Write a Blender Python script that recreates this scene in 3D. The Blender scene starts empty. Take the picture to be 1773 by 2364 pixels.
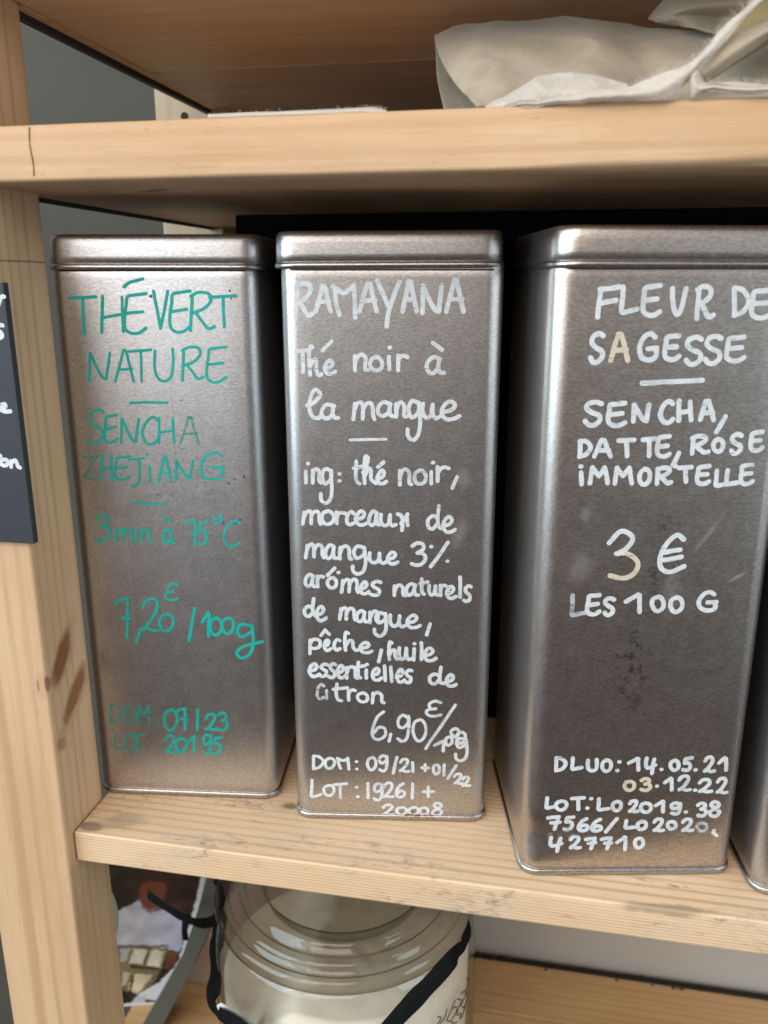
import bpy, bmesh, math, random
from mathutils import Vector, Matrix, noise
random.seed(7)
TEXT=[[1,"teal",141,"THÉ VERT",[["l",4,2556,128,2564],["l",66,2557,57,2402],["l",159,2566,140,2405],["l",247,2563,241,2411],["l",148,2473,243,2486],["c",359,2578,314,2572,273,2564,265,2526,252,2473,251,2424,279,2403,315,2406,347,2428],["l",264,2491,338,2499],["c",261,2607,289,2626,350,2642],["l",394,2588,414,2427,460,2588],["c",560,2589,518,2584,480,2575,473,2536,461,2481,461,2431,487,2409,520,2413,550,2435],["l",472,2500,540,2509],["l",569,2571,551,2417],["c",560,2568,601,2585,646,2576,650,2543,614,2510,567,2493],["c",579,2498,605,2460,632,2426,661,2435],["l",647,2562,767,2569],["l",707,2564,706,2432]]],[1,"teal",127,"NATURE",[["l",60,2189,76,2314],["c",76,2314,95,2267,121,2209,142,2196],["l",142,2196,169,2315],["l",184,2186,235,2329,247,2326,269,2187],["l",205,2241,266,2244],["l",262,2322,365,2330],["l",314,2324,308,2187],["c",381,2326,374,2261,384,2206,415,2188,448,2210,462,2276,464,2334],["l",515,2332,499,2192],["c",508,2329,545,2344,585,2337,588,2307,555,2277,514,2261],["c",524,2266,548,2231,571,2201,597,2208],["c",710,2345,669,2340,632,2332,626,2298,616,2250,616,2205,642,2186,674,2190,703,2209],["l",626,2266,692,2274]]],[1,"teal",115,"dash",[["l",246,2088,421,2091]]],[1,"teal",123,"SENCHA",[["c",116,2043,94,2055,59,2042,46,2007,68,1979,97,1960,97,1925,68,1896,41,1895,28,1919],["c",178,2030,151,2026,126,2020,120,1991,112,1952,110,1916,127,1900,149,1903,168,1919],["l",119,1965,164,1972],["l",186,1897,199,2012],["c",199,2012,216,1969,239,1916,257,1904],["l",257,1904,280,2014],["c",366,2006,350,2021,324,2008,298,1971,292,1933,308,1899,337,1895,359,1915],["l",377,2018,366,1899],["l",441,2016,439,1904],["l",370,1949,439,1960]]],[1,"tealfade",115,"SENCHA end",[["l",470,1897,517,2023,530,2021,556,1898],["l",489,1945,551,1948]]],[1,"tealfade",118,"ZHEJiANG start",[["c",-3,1829,31,1826,62,1835],["l",62,1835,-10,1732],["c",-10,1732,20,1721,56,1735]]],[1,"teal",124,"ZHEJiANG",[["l",86,1836,73,1717],["l",132,1834,126,1722],["l",78,1767,129,1778],["c",221,1834,188,1830,159,1824,153,1799,144,1764,144,1732,164,1719,190,1722,213,1736],["l",153,1776,206,1783],["l",216,1818,289,1827],["c",263,1823,264,1772,257,1717,238,1692,220,1689],["l",305,1846,306,1846],["l",314,1786,308,1710],["l",352,1710,388,1832,397,1830,412,1711],["l",366,1757,410,1760],["l",437,1727,446,1815],["c",446,1815,463,1782,488,1742,505,1733],["l",505,1733,524,1817],["c",661,1843,634,1858,594,1842,561,1793,566,1748,599,1730,638,1734,662,1750,666,1782],["l",613,1784,669,1789]]],[1,"teal",110,"dash",[["l",213,1606,374,1603]]],[1,"teal",122,"3 min à 75°C",[["c",28,1522,56,1542,84,1536,85,1506,50,1482],["c",50,1482,83,1477,91,1445,66,1415,36,1411,14,1419],["c",115,1413,122,1443,127,1468],["c",125,1449,137,1469,153,1473,159,1456,154,1416],["c",159,1450,173,1470,191,1472,198,1457,196,1429,201,1414],["l",232,1501,232,1501],["l",224,1474,219,1418],["c",250,1415,256,1475],["c",253,1445,264,1473,279,1480,288,1465,286,1436,287,1419,295,1416],["c",399,1470,378,1479,358,1457,353,1424,367,1407,387,1424,397,1468],["c",397,1468,392,1435,397,1412,410,1410],["l",354,1541,399,1517],["c",467,1507,490,1523,520,1527],["l",520,1527,509,1401],["l",495,1464,526,1462],["c",580,1520,561,1516,547,1511,540,1474],["c",540,1474,559,1477,569,1452,560,1417,543,1405,526,1411],["c",611,1552,613,1518,632,1514,646,1531,646,1557],["c",735,1512,715,1527,687,1514,659,1476,653,1438,673,1404,705,1401,730,1420]]],[1,"teal",113,"€",[["c",411,1192,386,1200,360,1182,365,1157,387,1158],["c",365,1157,344,1140,355,1116,381,1115,406,1124]]],[1,"teal",141,"7,20",[["c",82,1083,112,1108,152,1116],["l",152,1116,130,904],["l",115,1010,155,1007],["l",207,958,175,884],["c",225,1071,251,1111,292,1115,298,1073,261,1003,215,950],["c",215,950,239,963,266,946,303,952],["c",345,1037,315,1023,303,988,317,953,342,949,369,976,372,1016,355,1036,341,1036]]],[1,"teal",157,"/100g",[["l",486,1071,447,895],["l",521,1001,554,1052,557,1048,550,926],["c",594,1024,570,1010,560,974,572,939,592,935,615,962,617,1002,603,1022,591,1022],["c",654,1025,629,1012,620,978,632,945,652,941,674,967,676,1005,662,1024,650,1023],["c",763,986,716,994,694,957,719,925,768,959,770,986],["c",770,986,773,905,756,840,714,811,688,838,724,876,820,903]]],[1,"tealfade",146,"DDM",[["l",11,517,0,415],["c",11,517,41,512,60,485,56,459,33,429,0,415],["l",86,516,76,422],["c",86,516,118,511,139,487,135,463,111,435,76,422],["l",144,421,162,525,180,469,208,527,210,423]]],[1,"tealsoft",158,"07/23",[["c",329,509,300,490,287,443,300,396,324,391,351,428,355,480,339,507,325,506],["c",355,497,375,511,402,516],["l",402,516,392,398],["l",379,457,406,455],["l",469,518,458,396],["c",508,466,524,487,550,490,554,468,532,431,504,403],["c",504,403,519,410,536,401,559,405],["c",574,485,592,501,611,496,613,474,590,455],["c",590,455,612,452,618,427,602,405,582,401,567,408]]],[1,"tealfade",148,"LOT",[["c",22,361,16,310,10,269,14,261,34,267,60,276],["c",100,355,76,334,67,293,75,260,95,253,117,280,125,321,117,348,97,355],["l",104,350,171,358],["l",138,352,133,255]]],[1,"tealsoft",160,"20195",[["c",285,330,301,354,327,357,331,332,308,292,280,261],["c",280,261,295,269,312,260,335,264],["c",373,347,349,334,339,301,350,268,370,265,392,291,395,328,382,346,370,346],["l",406,323,437,359,441,357,436,272],["c",525,359,508,371,490,354,489,324,505,318,524,339,528,366],["c",527,361,525,317,516,275,499,261,484,271],["c",585,361,567,356,553,352,547,321],["c",547,321,565,323,576,303,567,273,551,263,535,267]]],[2,"white",190,"RAMAYANA",[["l",18,2610,9,2481],["c",13,2608,39,2621,69,2615,72,2587,49,2559,18,2545],["c",26,2549,44,2516,62,2488,81,2495],["l",94,2506,125,2609,135,2607,159,2506],["l",106,2546,153,2548],["c",170,2610,189,2597,218,2583,242,2597,259,2613],["c",180,2602,183,2549,197,2491],["l",259,2613,265,2481],["l",281,2506,316,2621,327,2619,356,2507],["l",295,2550,348,2553],["l",356,2631,404,2529],["c",452,2631,423,2557,404,2491,396,2444],["l",465,2507,490,2631,499,2628,523,2507],["l",475,2554,517,2557],["l",550,2501,552,2612],["c",552,2612,572,2570,600,2518,618,2506],["l",618,2506,629,2613],["l",652,2507,682,2637,693,2634,725,2507],["l",664,2557,717,2559]]],[2,"white",167,"Thé noir à",[["l",3,2339,64,2344],["l",34,2340,34,2250],["c",78,2354,67,2360,62,2299,64,2237],["c",64,2268,79,2301,93,2299,93,2262,103,2237,114,2243],["c",131,2266,153,2271,163,2287,153,2299,139,2291,129,2266,141,2244,160,2244,174,2252],["l",160,2380,120,2341],["c",260,2257,261,2318],["c",260,2288,273,2317,291,2324,306,2308,305,2278,308,2261,319,2257],["c",352,2315,330,2303,325,2278,344,2259,371,2265,379,2292,363,2313,349,2313],["l",409,2316,409,2263],["l",410,2355,410,2355],["c",446,2321,447,2290,448,2259],["c",448,2290,458,2314,474,2320,488,2315],["c",628,2307,600,2315,577,2294,574,2263,593,2247,617,2263,625,2305],["c",625,2305,623,2274,631,2251,648,2249],["l",596,2376,637,2346]]],[2,"white",170,"la mangue",[["c",46,2104,77,2117,106,2150,85,2173,66,2148,55,2098,70,2054,98,2048,107,2061],["c",167,2101,139,2108,116,2090,111,2062,131,2047,154,2062,164,2099],["c",164,2099,161,2071,168,2051,185,2050],["c",250,2044,255,2081,258,2111],["c",257,2088,269,2113,286,2118,294,2096,292,2046],["c",295,2089,309,2113,328,2116,337,2096,338,2062,345,2043],["c",415,2112,387,2120,363,2101,359,2072,379,2058,403,2072,412,2110],["c",412,2110,409,2082,417,2062,435,2060],["c",439,2057,439,2114],["c",440,2085,449,2112,463,2119,475,2104,475,2076,477,2060,486,2057],["c",538,2118,509,2127,496,2092,509,2054,538,2079,540,2118],["c",540,2118,545,2040,539,1979,517,1952,494,1970,490,2002],["c",559,2114,558,2077,573,2053,594,2064,601,2111],["c",601,2111,601,2071,613,2051,631,2058],["c",642,2078,680,2086,696,2108,679,2124,654,2113,638,2078,660,2048,693,2048,718,2060]]],[2,"white",123,"dash",[["l",235,1951,397,1957]]],[2,"white",162,"ing: thé noir,",[["l",43,1843,43,1842],["l",34,1806,33,1754],["c",64,1754,66,1811],["c",65,1782,74,1810,87,1816,96,1802,95,1773,97,1758,104,1754],["c",147,1810,120,1817,108,1786,119,1751,146,1773,148,1810],["c",148,1810,151,1738,144,1682,123,1658,102,1674,100,1703],["l",184,1797,184,1797],["l",183,1764,183,1764],["c",263,1855,260,1804,265,1763,277,1752],["l",250,1824,300,1833],["c",293,1803,308,1840,315,1870,302,1876,297,1828,299,1754],["c",299,1785,315,1822,327,1816,327,1773,349,1754],["c",358,1776,378,1782,386,1799,378,1813,365,1803,356,1776,367,1752,384,1752,397,1761],["l",383,1852,359,1830],["c",457,1750,457,1813],["c",457,1782,468,1812,485,1819,498,1803,498,1772,500,1754,511,1751],["c",547,1816,527,1803,523,1775,540,1753,566,1760,573,1791,558,1814,545,1815],["l",598,1809,599,1755],["l",603,1852,603,1852],["c",625,1832,626,1799,628,1766],["c",627,1799,640,1824,659,1831,676,1826],["l",712,1785,694,1734]]],[2,"white",164,"morceaux de",[["c",16,1560,20,1590,23,1615],["c",22,1596,33,1616,48,1620,54,1603,52,1563],["c",55,1597,67,1617,84,1619,91,1603,92,1575,97,1560],["c",130,1622,108,1610,103,1582,121,1560,148,1567,157,1598,141,1620,127,1621],["c",169,1618,169,1591,170,1563],["c",170,1591,180,1612,196,1617,209,1613],["c",248,1612,234,1619,219,1601,216,1574,228,1559,248,1566],["c",260,1585,285,1591,296,1610,285,1624,269,1614,257,1585,271,1559,293,1559,310,1569],["c",355,1615,337,1623,322,1602,319,1572,332,1557,347,1572,353,1613],["c",353,1613,351,1583,356,1561,367,1559],["c",374,1610,372,1578,386,1556,407,1566,414,1608],["c",414,1608,414,1572,424,1555,441,1561],["c",448,1610,462,1604,470,1581,468,1535],["l",494,1611,465,1566],["l",491,1604,495,1558],["c",631,1592,610,1606,587,1586,589,1553,611,1542,632,1570],["c",636,1651,631,1597,636,1554,654,1545],["c",658,1557,684,1565,695,1585,683,1601,666,1590,655,1557,670,1529,693,1529,710,1540]]],[2,"white",167,"mangue 3%",[["c",23,1400,28,1430,31,1456],["c",30,1437,42,1457,57,1461,63,1443,61,1402],["c",64,1437,77,1457,94,1459,102,1444,102,1415,108,1400],["c",156,1453,136,1461,119,1440,116,1409,129,1394,146,1410,154,1451],["c",154,1451,151,1420,156,1398,169,1396],["c",183,1392,184,1450],["c",184,1421,195,1449,212,1455,225,1441,225,1412,227,1395,237,1392],["c",294,1449,263,1455,248,1428,262,1399,294,1418,296,1449],["c",296,1449,301,1388,293,1341,268,1320,244,1333,241,1358],["c",322,1424,320,1395,336,1377,359,1386,366,1422],["c",366,1422,366,1391,378,1375,397,1381],["c",405,1395,427,1401,437,1416,427,1428,412,1419,402,1395,415,1374,434,1374,449,1382],["c",516,1459,538,1475,563,1470,567,1445,539,1426],["c",539,1426,567,1422,577,1395,558,1371,533,1368,514,1375],["l",601,1457,602,1457],["l",679,1477,602,1361],["l",677,1387,677,1386]]],[2,"white",164,"arômes naturels",[["c",56,1307,39,1314,23,1296,20,1269,32,1255,48,1269,54,1305],["c",54,1305,52,1278,56,1259,67,1257],["c",75,1307,75,1281,76,1254],["c",76,1281,84,1301,96,1306,106,1302],["c",142,1300,126,1290,122,1267,135,1249,156,1255,163,1280,151,1299,140,1299],["l",158,1348,124,1312],["l",173,1327,173,1327],["c",187,1229,192,1260,194,1287],["c",193,1267,204,1288,218,1293,224,1274,223,1231],["c",225,1268,237,1289,252,1291,260,1275,260,1245,266,1228],["c",277,1248,296,1254,305,1270,296,1283,284,1274,275,1248,285,1225,302,1225,315,1234],["c",370,1280,351,1284,332,1270,342,1255,363,1243,361,1223,341,1216,322,1221],["c",435,1217,436,1262],["c",436,1239,446,1261,461,1266,473,1255,473,1233,476,1220,485,1218],["c",532,1269,511,1275,493,1258,490,1232,505,1219,523,1233,530,1267],["c",530,1267,528,1241,534,1223,547,1221],["c",562,1301,561,1263,565,1233,574,1225],["l",554,1278,589,1285],["c",596,1267,595,1241,605,1223,620,1231,625,1265],["c",625,1265,625,1236,633,1222,646,1227],["c",649,1270,650,1244,651,1219],["c",650,1244,656,1264,666,1269,675,1265],["c",680,1230,701,1235,710,1251,700,1263,686,1254,678,1230,690,1208,708,1208,722,1216],["l",739,1311,741,1211],["c",789,1263,776,1267,763,1252,770,1235,785,1222,784,1199,771,1192,758,1197]]],[2,"white",167,"de mangue,",[["c",51,1145,32,1157,11,1140,12,1113,31,1104,51,1127],["c",57,1195,51,1150,54,1114,70,1107],["c",69,1115,91,1122,101,1141,92,1156,77,1146,66,1115,78,1088,98,1089,113,1099],["c",176,1092,180,1120,182,1144],["c",181,1126,191,1145,205,1149,210,1133,209,1095],["c",211,1127,222,1146,237,1148,245,1133,245,1107,250,1092],["c",296,1129,277,1136,260,1119,257,1093,271,1081,287,1094,294,1128],["c",294,1128,292,1102,297,1084,309,1083],["c",321,1078,322,1131],["c",322,1104,331,1130,346,1136,358,1122,358,1096,360,1082,369,1079],["c",391,1124,361,1129,348,1105,361,1079,391,1096,393,1124],["c",393,1124,398,1070,391,1028,368,1009,345,1021,341,1043],["c",416,1117,415,1083,429,1061,451,1072,459,1115],["c",459,1115,459,1078,470,1059,488,1066],["c",500,1081,528,1087,541,1105,528,1118,509,1109,496,1081,513,1056,538,1057,557,1066],["l",604,1075,589,1019]]],[2,"white",161,"pêche",[["l",35,984,30,914],["c",34,966,52,988,79,981,79,952,56,941,34,944],["c",102,954,118,960,125,975,118,986,108,978,101,954,109,933,122,933,133,941],["c",175,984,164,990,151,973,148,948,159,934,175,941],["c",218,1020,204,1024,200,979,203,934],["c",204,957,221,982,238,980,239,953,251,935,265,940],["c",275,945,302,951,313,965,302,977,284,969,272,945,287,924,310,924,328,933],["l",108,1036,86,1009],["l",108,1036,127,1015]]],[2,"white",169,", huile",[["c",422,974,412,979,409,934,412,889],["c",412,912,425,936,439,934,440,908,450,890,460,894],["c",459,950,458,915,470,892,487,903,493,947],["c",493,947,493,909,502,891,516,897],["l",529,946,529,889],["l",531,973,531,973],["l",564,978,565,892],["c",582,913,607,920,619,937,607,951,590,941,579,913,593,889,617,889,634,899],["l",374,936,361,878]]],[2,"white",170,"essentielles de",[["c",28,822,51,829,62,847,52,861,37,851,26,822,38,796,58,797,74,807],["c",114,855,99,858,84,845,91,832,108,821,105,802,91,796,76,801],["c",153,860,140,864,126,849,132,833,147,820,145,798,131,790,118,796],["c",164,816,182,822,191,840,183,853,170,844,162,816,172,791,188,791,201,801],["c",206,787,207,843],["c",207,815,219,842,236,848,249,834,249,807,251,791,262,788],["c",264,871,261,830,265,797,275,789],["l",254,846,294,853],["l",301,832,301,789],["l",304,862,304,862],["c",332,805,353,812,362,829,353,842,339,833,330,805,341,781,360,781,374,791],["l",387,855,392,779],["l",420,850,425,775],["c",450,799,468,806,475,824,467,838,456,828,448,799,458,774,474,774,485,784],["c",519,832,506,835,494,822,500,807,515,795,513,775,501,768,488,773],["c",653,806,631,817,607,800,609,774,631,766,653,788],["c",658,854,653,810,657,775,676,768],["c",687,779,709,785,719,802,709,815,694,806,684,779,697,756,718,756,733,765]]],[2,"fade",143,"ci",[["c",95,744,81,753,65,729,62,694,74,674,94,684],["l",109,721,108,676]]],[2,"white",159,"tron",[["c",159,754,155,710,161,674,178,666],["l",142,727,209,736],["c",213,726,213,698,214,670],["c",214,698,223,719,236,725,247,721],["c",283,711,263,701,259,679,275,662,300,667,307,692,293,709,280,710],["c",330,658,331,709],["c",331,684,342,708,361,714,375,701,375,676,377,662,388,659]]],[2,"white",147,"6,90 €/",[["c",385,610,354,579,330,518,333,469,361,457,392,481,389,519,361,526,337,495],["l",420,491,411,449],["c",504,579,479,595,456,573,457,535,480,526,505,553,507,589],["c",506,582,508,524,499,469,477,451,455,465],["c",562,572,536,554,528,508,544,462,567,456,589,492,588,544,572,570,559,570],["c",662,665,634,672,606,656,613,632,638,633],["c",613,632,592,616,607,594,635,593,663,601],["l",731,652,592,415]]],[2,"white",156,"100g",[["l",634,433,673,455,678,454,679,402],["c",705,481,692,474,689,455,696,436,708,434,719,448,719,469,710,480,704,480],["c",735,526,720,520,715,503,724,487,738,485,752,498,751,516,741,526,733,525],["c",765,507,748,498,743,473,754,449,769,446,783,465,783,492,772,506,763,506],["c",787,468,757,474,744,449,758,422,788,440,789,468],["c",789,468,795,413,790,369,767,349,743,361,739,384]]],[2,"white",150,"DDM : 09/21 + 01/22",[["l",36,359,33,286],["c",36,359,63,355,82,335,80,317,62,295,33,286],["c",117,350,98,338,93,315,101,296,119,292,136,307,141,330,132,346,115,350],["c",153,348,164,342,182,337,197,343,207,351],["c",158,345,160,320,169,293],["l",207,351,211,290],["l",247,332,248,332],["l",250,291,250,291],["c",327,358,310,347,304,318,314,290,329,287,345,309,345,341,334,357,325,357],["c",399,358,381,368,365,355,366,332,381,327,399,343,401,364],["c",400,360,401,326,395,293,379,283,364,291],["l",452,361,431,272],["c",468,333,479,348,499,350,504,333,488,306,468,285],["c",468,285,479,290,493,283,511,286],["l",529,334,530,283],["l",574,306,606,306],["l",590,324,590,288],["c",648,323,635,315,632,294,639,274,650,272,661,287,661,311,653,322,646,322],["l",683,324,684,264],["l",744,322,705,247],["c",737,260,747,273,765,275,770,261,756,239,738,222],["c",738,222,748,226,760,221,777,223],["c",778,245,787,257,803,258,807,246,795,226,779,210],["c",779,210,788,214,799,209,813,211]]],[2,"white",151,"LOT : 19261 +",[["c",25,223,22,174,19,135,23,127,43,132,68,141],["c",111,195,90,183,84,159,94,140,112,136,131,151,136,175,127,191,108,195],["l",134,200,198,206],["l",166,202,168,124],["l",248,187,248,187],["l",253,134,253,134],["l",306,212,305,128],["c",374,199,356,210,339,195,340,170,355,165,374,182,376,206],["c",375,201,376,163,369,127,353,116,337,125],["c",388,194,400,213,420,215,425,195,409,161,388,136],["c",388,136,400,142,413,135,432,137],["c",484,213,464,197,449,166,451,142,469,136,489,148,486,167,469,170,453,155],["l",528,214,529,131],["l",582,169,635,171],["l",608,198,609,141]]],[2,"white",147,"20008",[["c",383,74,397,88,422,89,428,75,408,51,383,33],["c",383,33,397,37,414,32,436,34],["c",477,77,457,70,450,53,462,37,479,35,497,48,497,67,484,76,474,76],["c",538,78,518,71,512,55,523,38,540,37,558,50,558,68,545,78,535,77],["c",590,79,573,73,567,56,577,40,593,38,608,51,607,70,596,79,588,79],["c",673,101,653,107,638,93,659,75,677,58,663,36,636,38,633,56,656,75,677,90,670,104]]],[3,"white",189,"FLEUR DE",[["l",109,2599,105,2499],["l",106,2599,178,2608],["l",110,2549,169,2560],["c",192,2608,193,2561,194,2522,200,2515,224,2520,254,2527],["c",332,2612,302,2609,276,2604,274,2580,272,2548,276,2518,298,2505,321,2507,340,2520],["l",277,2559,326,2564],["c",379,2603,384,2556,396,2517,408,2508,420,2532,430,2603],["l",477,2603,483,2493],["c",472,2600,493,2612,519,2606,525,2583,508,2559,484,2547],["c",490,2550,509,2523,527,2499,543,2505],["l",613,2603,622,2505],["c",613,2603,643,2597,667,2570,669,2545,652,2517,622,2505],["c",756,2597,720,2594,689,2589,687,2567,685,2536,690,2507,716,2495,744,2497,767,2509],["l",691,2546,749,2552]]],[3,"white",192,"SAGESSE",[["c",132,2428,116,2436,94,2428,89,2404,107,2385,128,2372,132,2349,116,2329,98,2329,87,2346],["c",329,2424,311,2436,288,2424,273,2388,280,2354,302,2340,326,2342,338,2354,338,2378],["l",305,2380,339,2383],["c",420,2429,396,2427,375,2422,374,2402,372,2376,376,2350,394,2339,412,2341,428,2352],["l",377,2385,416,2389],["c",506,2415,488,2423,462,2415,457,2393,478,2375,503,2363,508,2342,489,2324,469,2324,455,2339],["c",583,2419,564,2427,537,2419,531,2397,554,2379,580,2367,585,2344,566,2326,544,2326,530,2341],["c",670,2424,640,2421,613,2417,612,2397,610,2370,614,2345,636,2334,660,2336,679,2347],["l",615,2379,665,2384]]],[3,"ochre",191,"SAGESSE A top",[["l",165,2337,188,2435,198,2433,233,2337],["l",174,2374,223,2376]]],[3,"white",195,"dash",[["l",294,2250,528,2260]]],[3,"white",194,"SENCHA,",[["c",142,2171,122,2178,93,2171,86,2151,109,2135,136,2124,140,2104,119,2087,96,2087,82,2101],["c",233,2171,203,2168,177,2164,175,2145,171,2120,175,2096,196,2085,219,2087,239,2097],["l",177,2128,226,2132],["l",273,2100,270,2165],["c",270,2165,287,2140,309,2110,324,2103],["l",324,2103,328,2166],["c",422,2170,408,2179,391,2171,377,2147,376,2122,392,2100,413,2098,428,2110],["l",443,2179,449,2103],["l",488,2178,499,2105],["l",446,2135,493,2141],["l",534,2106,550,2179,559,2178,588,2106],["l",541,2134,579,2135],["l",633,2119,603,2057]]],[3,"white",185,"DATTE, ROSE",[["l",67,2024,70,1960],["c",67,2024,91,2021,109,2003,109,1986,94,1968,70,1960],["l",127,1960,153,2027,163,2025,194,1960],["l",138,1985,185,1987],["l",220,2024,281,2027],["l",250,2025,258,1962],["l",317,2028,361,2032],["l",339,2029,347,1965],["c",420,2041,397,2039,378,2035,377,2017,375,1993,378,1970,394,1960,412,1962,426,1972],["l",379,2001,416,2005],["l",464,1974,442,1926],["l",516,2036,517,1972],["c",511,2034,534,2041,560,2038,565,2024,547,2010,521,2003],["c",527,2005,545,1989,563,1976,580,1979],["c",613,2030,600,2020,598,2000,607,1983,621,1979,633,1992,634,2012,625,2026,611,2030],["c",704,2042,691,2048,674,2042,670,2026,685,2012,703,2003,707,1987,694,1973,680,1973,670,1985],["c",785,2058,764,2056,745,2052,745,2036,744,2014,748,1993,763,1984,780,1986,793,1995],["l",748,2021,782,2025]]],[3,"white",186,"iMMORTELLE",[["l",77,1920,77,1920],["l",81,1895,84,1847],["l",120,1853,124,1916,151,1881,173,1916,188,1853],["l",218,1852,222,1915,249,1881,271,1915,286,1852],["c",332,1910,317,1897,314,1872,324,1851,340,1847,354,1862,355,1888,346,1905,330,1910],["l",386,1910,387,1849],["c",382,1908,403,1915,427,1912,432,1899,414,1885,390,1879],["c",396,1881,413,1866,430,1852,445,1856],["l",471,1914,519,1917],["l",495,1915,503,1859],["c",589,1920,568,1918,549,1914,548,1899,546,1877,550,1857,565,1849,582,1850,596,1859],["l",551,1885,585,1888],["c",621,1902,623,1871,624,1846,629,1841,646,1844,668,1849],["c",665,1905,666,1876,668,1852,672,1847,690,1850,712,1854],["c",761,1926,741,1924,723,1920,722,1903,721,1880,725,1858,741,1848,757,1850,770,1859],["l",725,1887,759,1891],["l",451,1920,451,1920]]],[3,"white",203,"€",[["c",519,1615,491,1634,453,1603,428,1540,437,1493,475,1477,530,1500],["l",437,1559,508,1571],["l",436,1528,514,1540]]],[3,"white",203,"3 top",[["c",214,1603,261,1651,309,1622,287,1578,253,1554]]],[3,"ochre",204,"3 bottom",[["c",245,1557,293,1555,337,1520,329,1473,289,1449,229,1461]]],[3,"fade",189,"L",[["c",79,1375,80,1330,80,1294,86,1286,108,1291,137,1298]]],[3,"white",189,"LES 100 G",[["c",191,1375,168,1373,147,1369,146,1350,143,1324,146,1299,163,1289,181,1290,197,1301],["l",148,1332,186,1337],["c",251,1355,239,1361,221,1355,217,1339,231,1326,248,1317,251,1301,238,1288,224,1289,216,1299],["l",303,1346,351,1377,358,1374,364,1299],["c",437,1366,418,1357,414,1332,428,1306,445,1303,460,1322,457,1350,444,1365,434,1365],["c",513,1365,493,1355,488,1329,503,1303,522,1299,539,1319,536,1348,521,1363,511,1363],["c",669,1376,649,1385,625,1376,608,1346,616,1317,639,1305,665,1308,679,1317,678,1337],["l",643,1339,680,1341]]],[3,"white",176,"DLUO: 14.05.21",[["l",53,612,55,549],["c",53,612,76,608,94,591,93,575,79,557,55,549],["c",126,611,126,582,126,559,130,554,146,557,167,562],["c",194,598,195,574,202,553,217,547,232,555,234,579,232,600],["c",276,600,261,589,259,567,268,549,282,545,296,558,297,581,289,596,274,600],["l",331,589,331,589],["l",325,545,325,545],["l",375,583,411,605,416,603,421,549],["c",453,606,451,583,457,560,471,559,495,572],["c",488,602,484,568,483,529],["l",521,552,521,552],["c",579,595,564,587,560,568,571,548,586,545,598,560,596,582,585,594,577,594],["c",652,607,637,605,625,602,624,582],["c",624,582,639,583,650,570,646,551,633,545,619,548],["l",673,547,673,547],["c",712,591,721,607,739,608,745,591,734,563,717,542],["c",717,542,727,547,740,540,757,542],["l",775,582,799,606,803,604,809,546]]],[3,"ochre",173,"03",[["c",388,491,370,485,365,468,377,451,394,448,409,461,407,480,395,490,385,490],["c",438,497,452,506,469,502,472,488,454,478],["c",454,478,473,475,481,460,469,446,453,445,440,449]]],[3,"white",174,".12.22",[["l",510,464,511,464],["l",543,483,569,505,573,503,578,449],["c",607,497,618,513,640,515,647,497,632,468,612,447],["c",612,447,624,452,640,445,660,447],["l",680,444,680,444],["c",699,481,712,495,737,496,744,480,727,456,704,438],["c",704,438,717,442,735,436,757,438],["c",779,485,788,501,808,503,814,484,802,455,784,434],["c",784,434,795,439,809,431,827,433]]],[3,"white",179,"LOT:LO2019.38",[["c",24,410,24,384,24,363,27,359,40,361,56,365],["c",88,394,70,385,66,368,76,353,93,349,110,361,113,378,103,391,86,394],["l",134,406,189,409],["l",162,407,168,349],["l",220,403,220,403],["l",207,355,207,355],["c",256,402,256,374,256,351,261,346,278,349,302,353],["c",337,389,322,380,319,362,328,347,343,343,356,355,358,373,350,385,335,389],["c",396,378,404,390,422,391,427,378,415,355,399,339],["c",399,339,408,343,421,337,436,338],["c",468,380,450,371,447,352,457,336,475,332,491,344,494,363,483,376,466,380],["l",513,367,541,387,546,386,550,335],["c",621,372,602,379,586,371,589,355,605,352,622,362,623,376],["c",623,373,626,350,621,329,606,322,589,328],["l",651,332,651,332],["c",703,367,716,377,732,373,735,358,719,347],["c",719,347,737,344,744,328,734,313,719,311,707,316],["c",796,376,776,384,764,369,785,351,803,333,792,311,767,315,762,333,782,351,799,365,792,380]]],[3,"white",180,"7566/LO202",[["c",31,306,53,311,81,312],["l",81,312,64,248],["l",49,281,88,284],["c",148,310,132,308,119,305,116,285],["c",116,285,133,286,144,272,139,253,125,246,110,250],["c",207,300,188,288,175,264,178,245,196,239,214,248,211,264,194,267,180,255],["c",268,297,249,285,236,261,239,242,257,237,275,246,272,261,255,264,241,252],["l",345,299,299,231],["c",388,289,387,270,387,254,392,251,408,253,429,256],["c",458,284,443,276,441,260,449,246,463,243,476,253,478,270,470,281,456,284],["c",516,280,525,293,544,294,550,279,537,256,520,238],["c",520,238,530,242,543,236,560,238],["c",595,283,580,277,576,262,587,246,601,244,614,255,612,273,601,282,593,282],["c",645,279,655,292,675,293,681,278,668,255,649,237],["c",649,237,660,241,674,235,692,236]]],[3,"fade",157,"0",[["c",732,274,713,268,709,250,722,233,739,231,754,244,752,263,739,273,729,273]]],[3,"white",158,".",[["l",790,235,790,235],["l",785,226,805,206]]],[3,"white",181,"427710",[["c",53,203,50,182,56,160,73,159,103,170],["c",96,199,89,167,85,131],["c",143,192,153,206,174,207,179,192,165,168,145,150],["c",145,150,157,154,171,148,189,149],["c",211,193,229,197,251,198],["l",251,198,239,144],["l",226,171,257,174],["c",283,192,301,196,324,197],["l",324,197,312,143],["l",299,171,330,173],["l",353,176,385,202,390,200,395,136],["c",454,196,439,189,436,169,446,149,460,147,472,162,470,184,460,195,452,195]]]]
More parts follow.
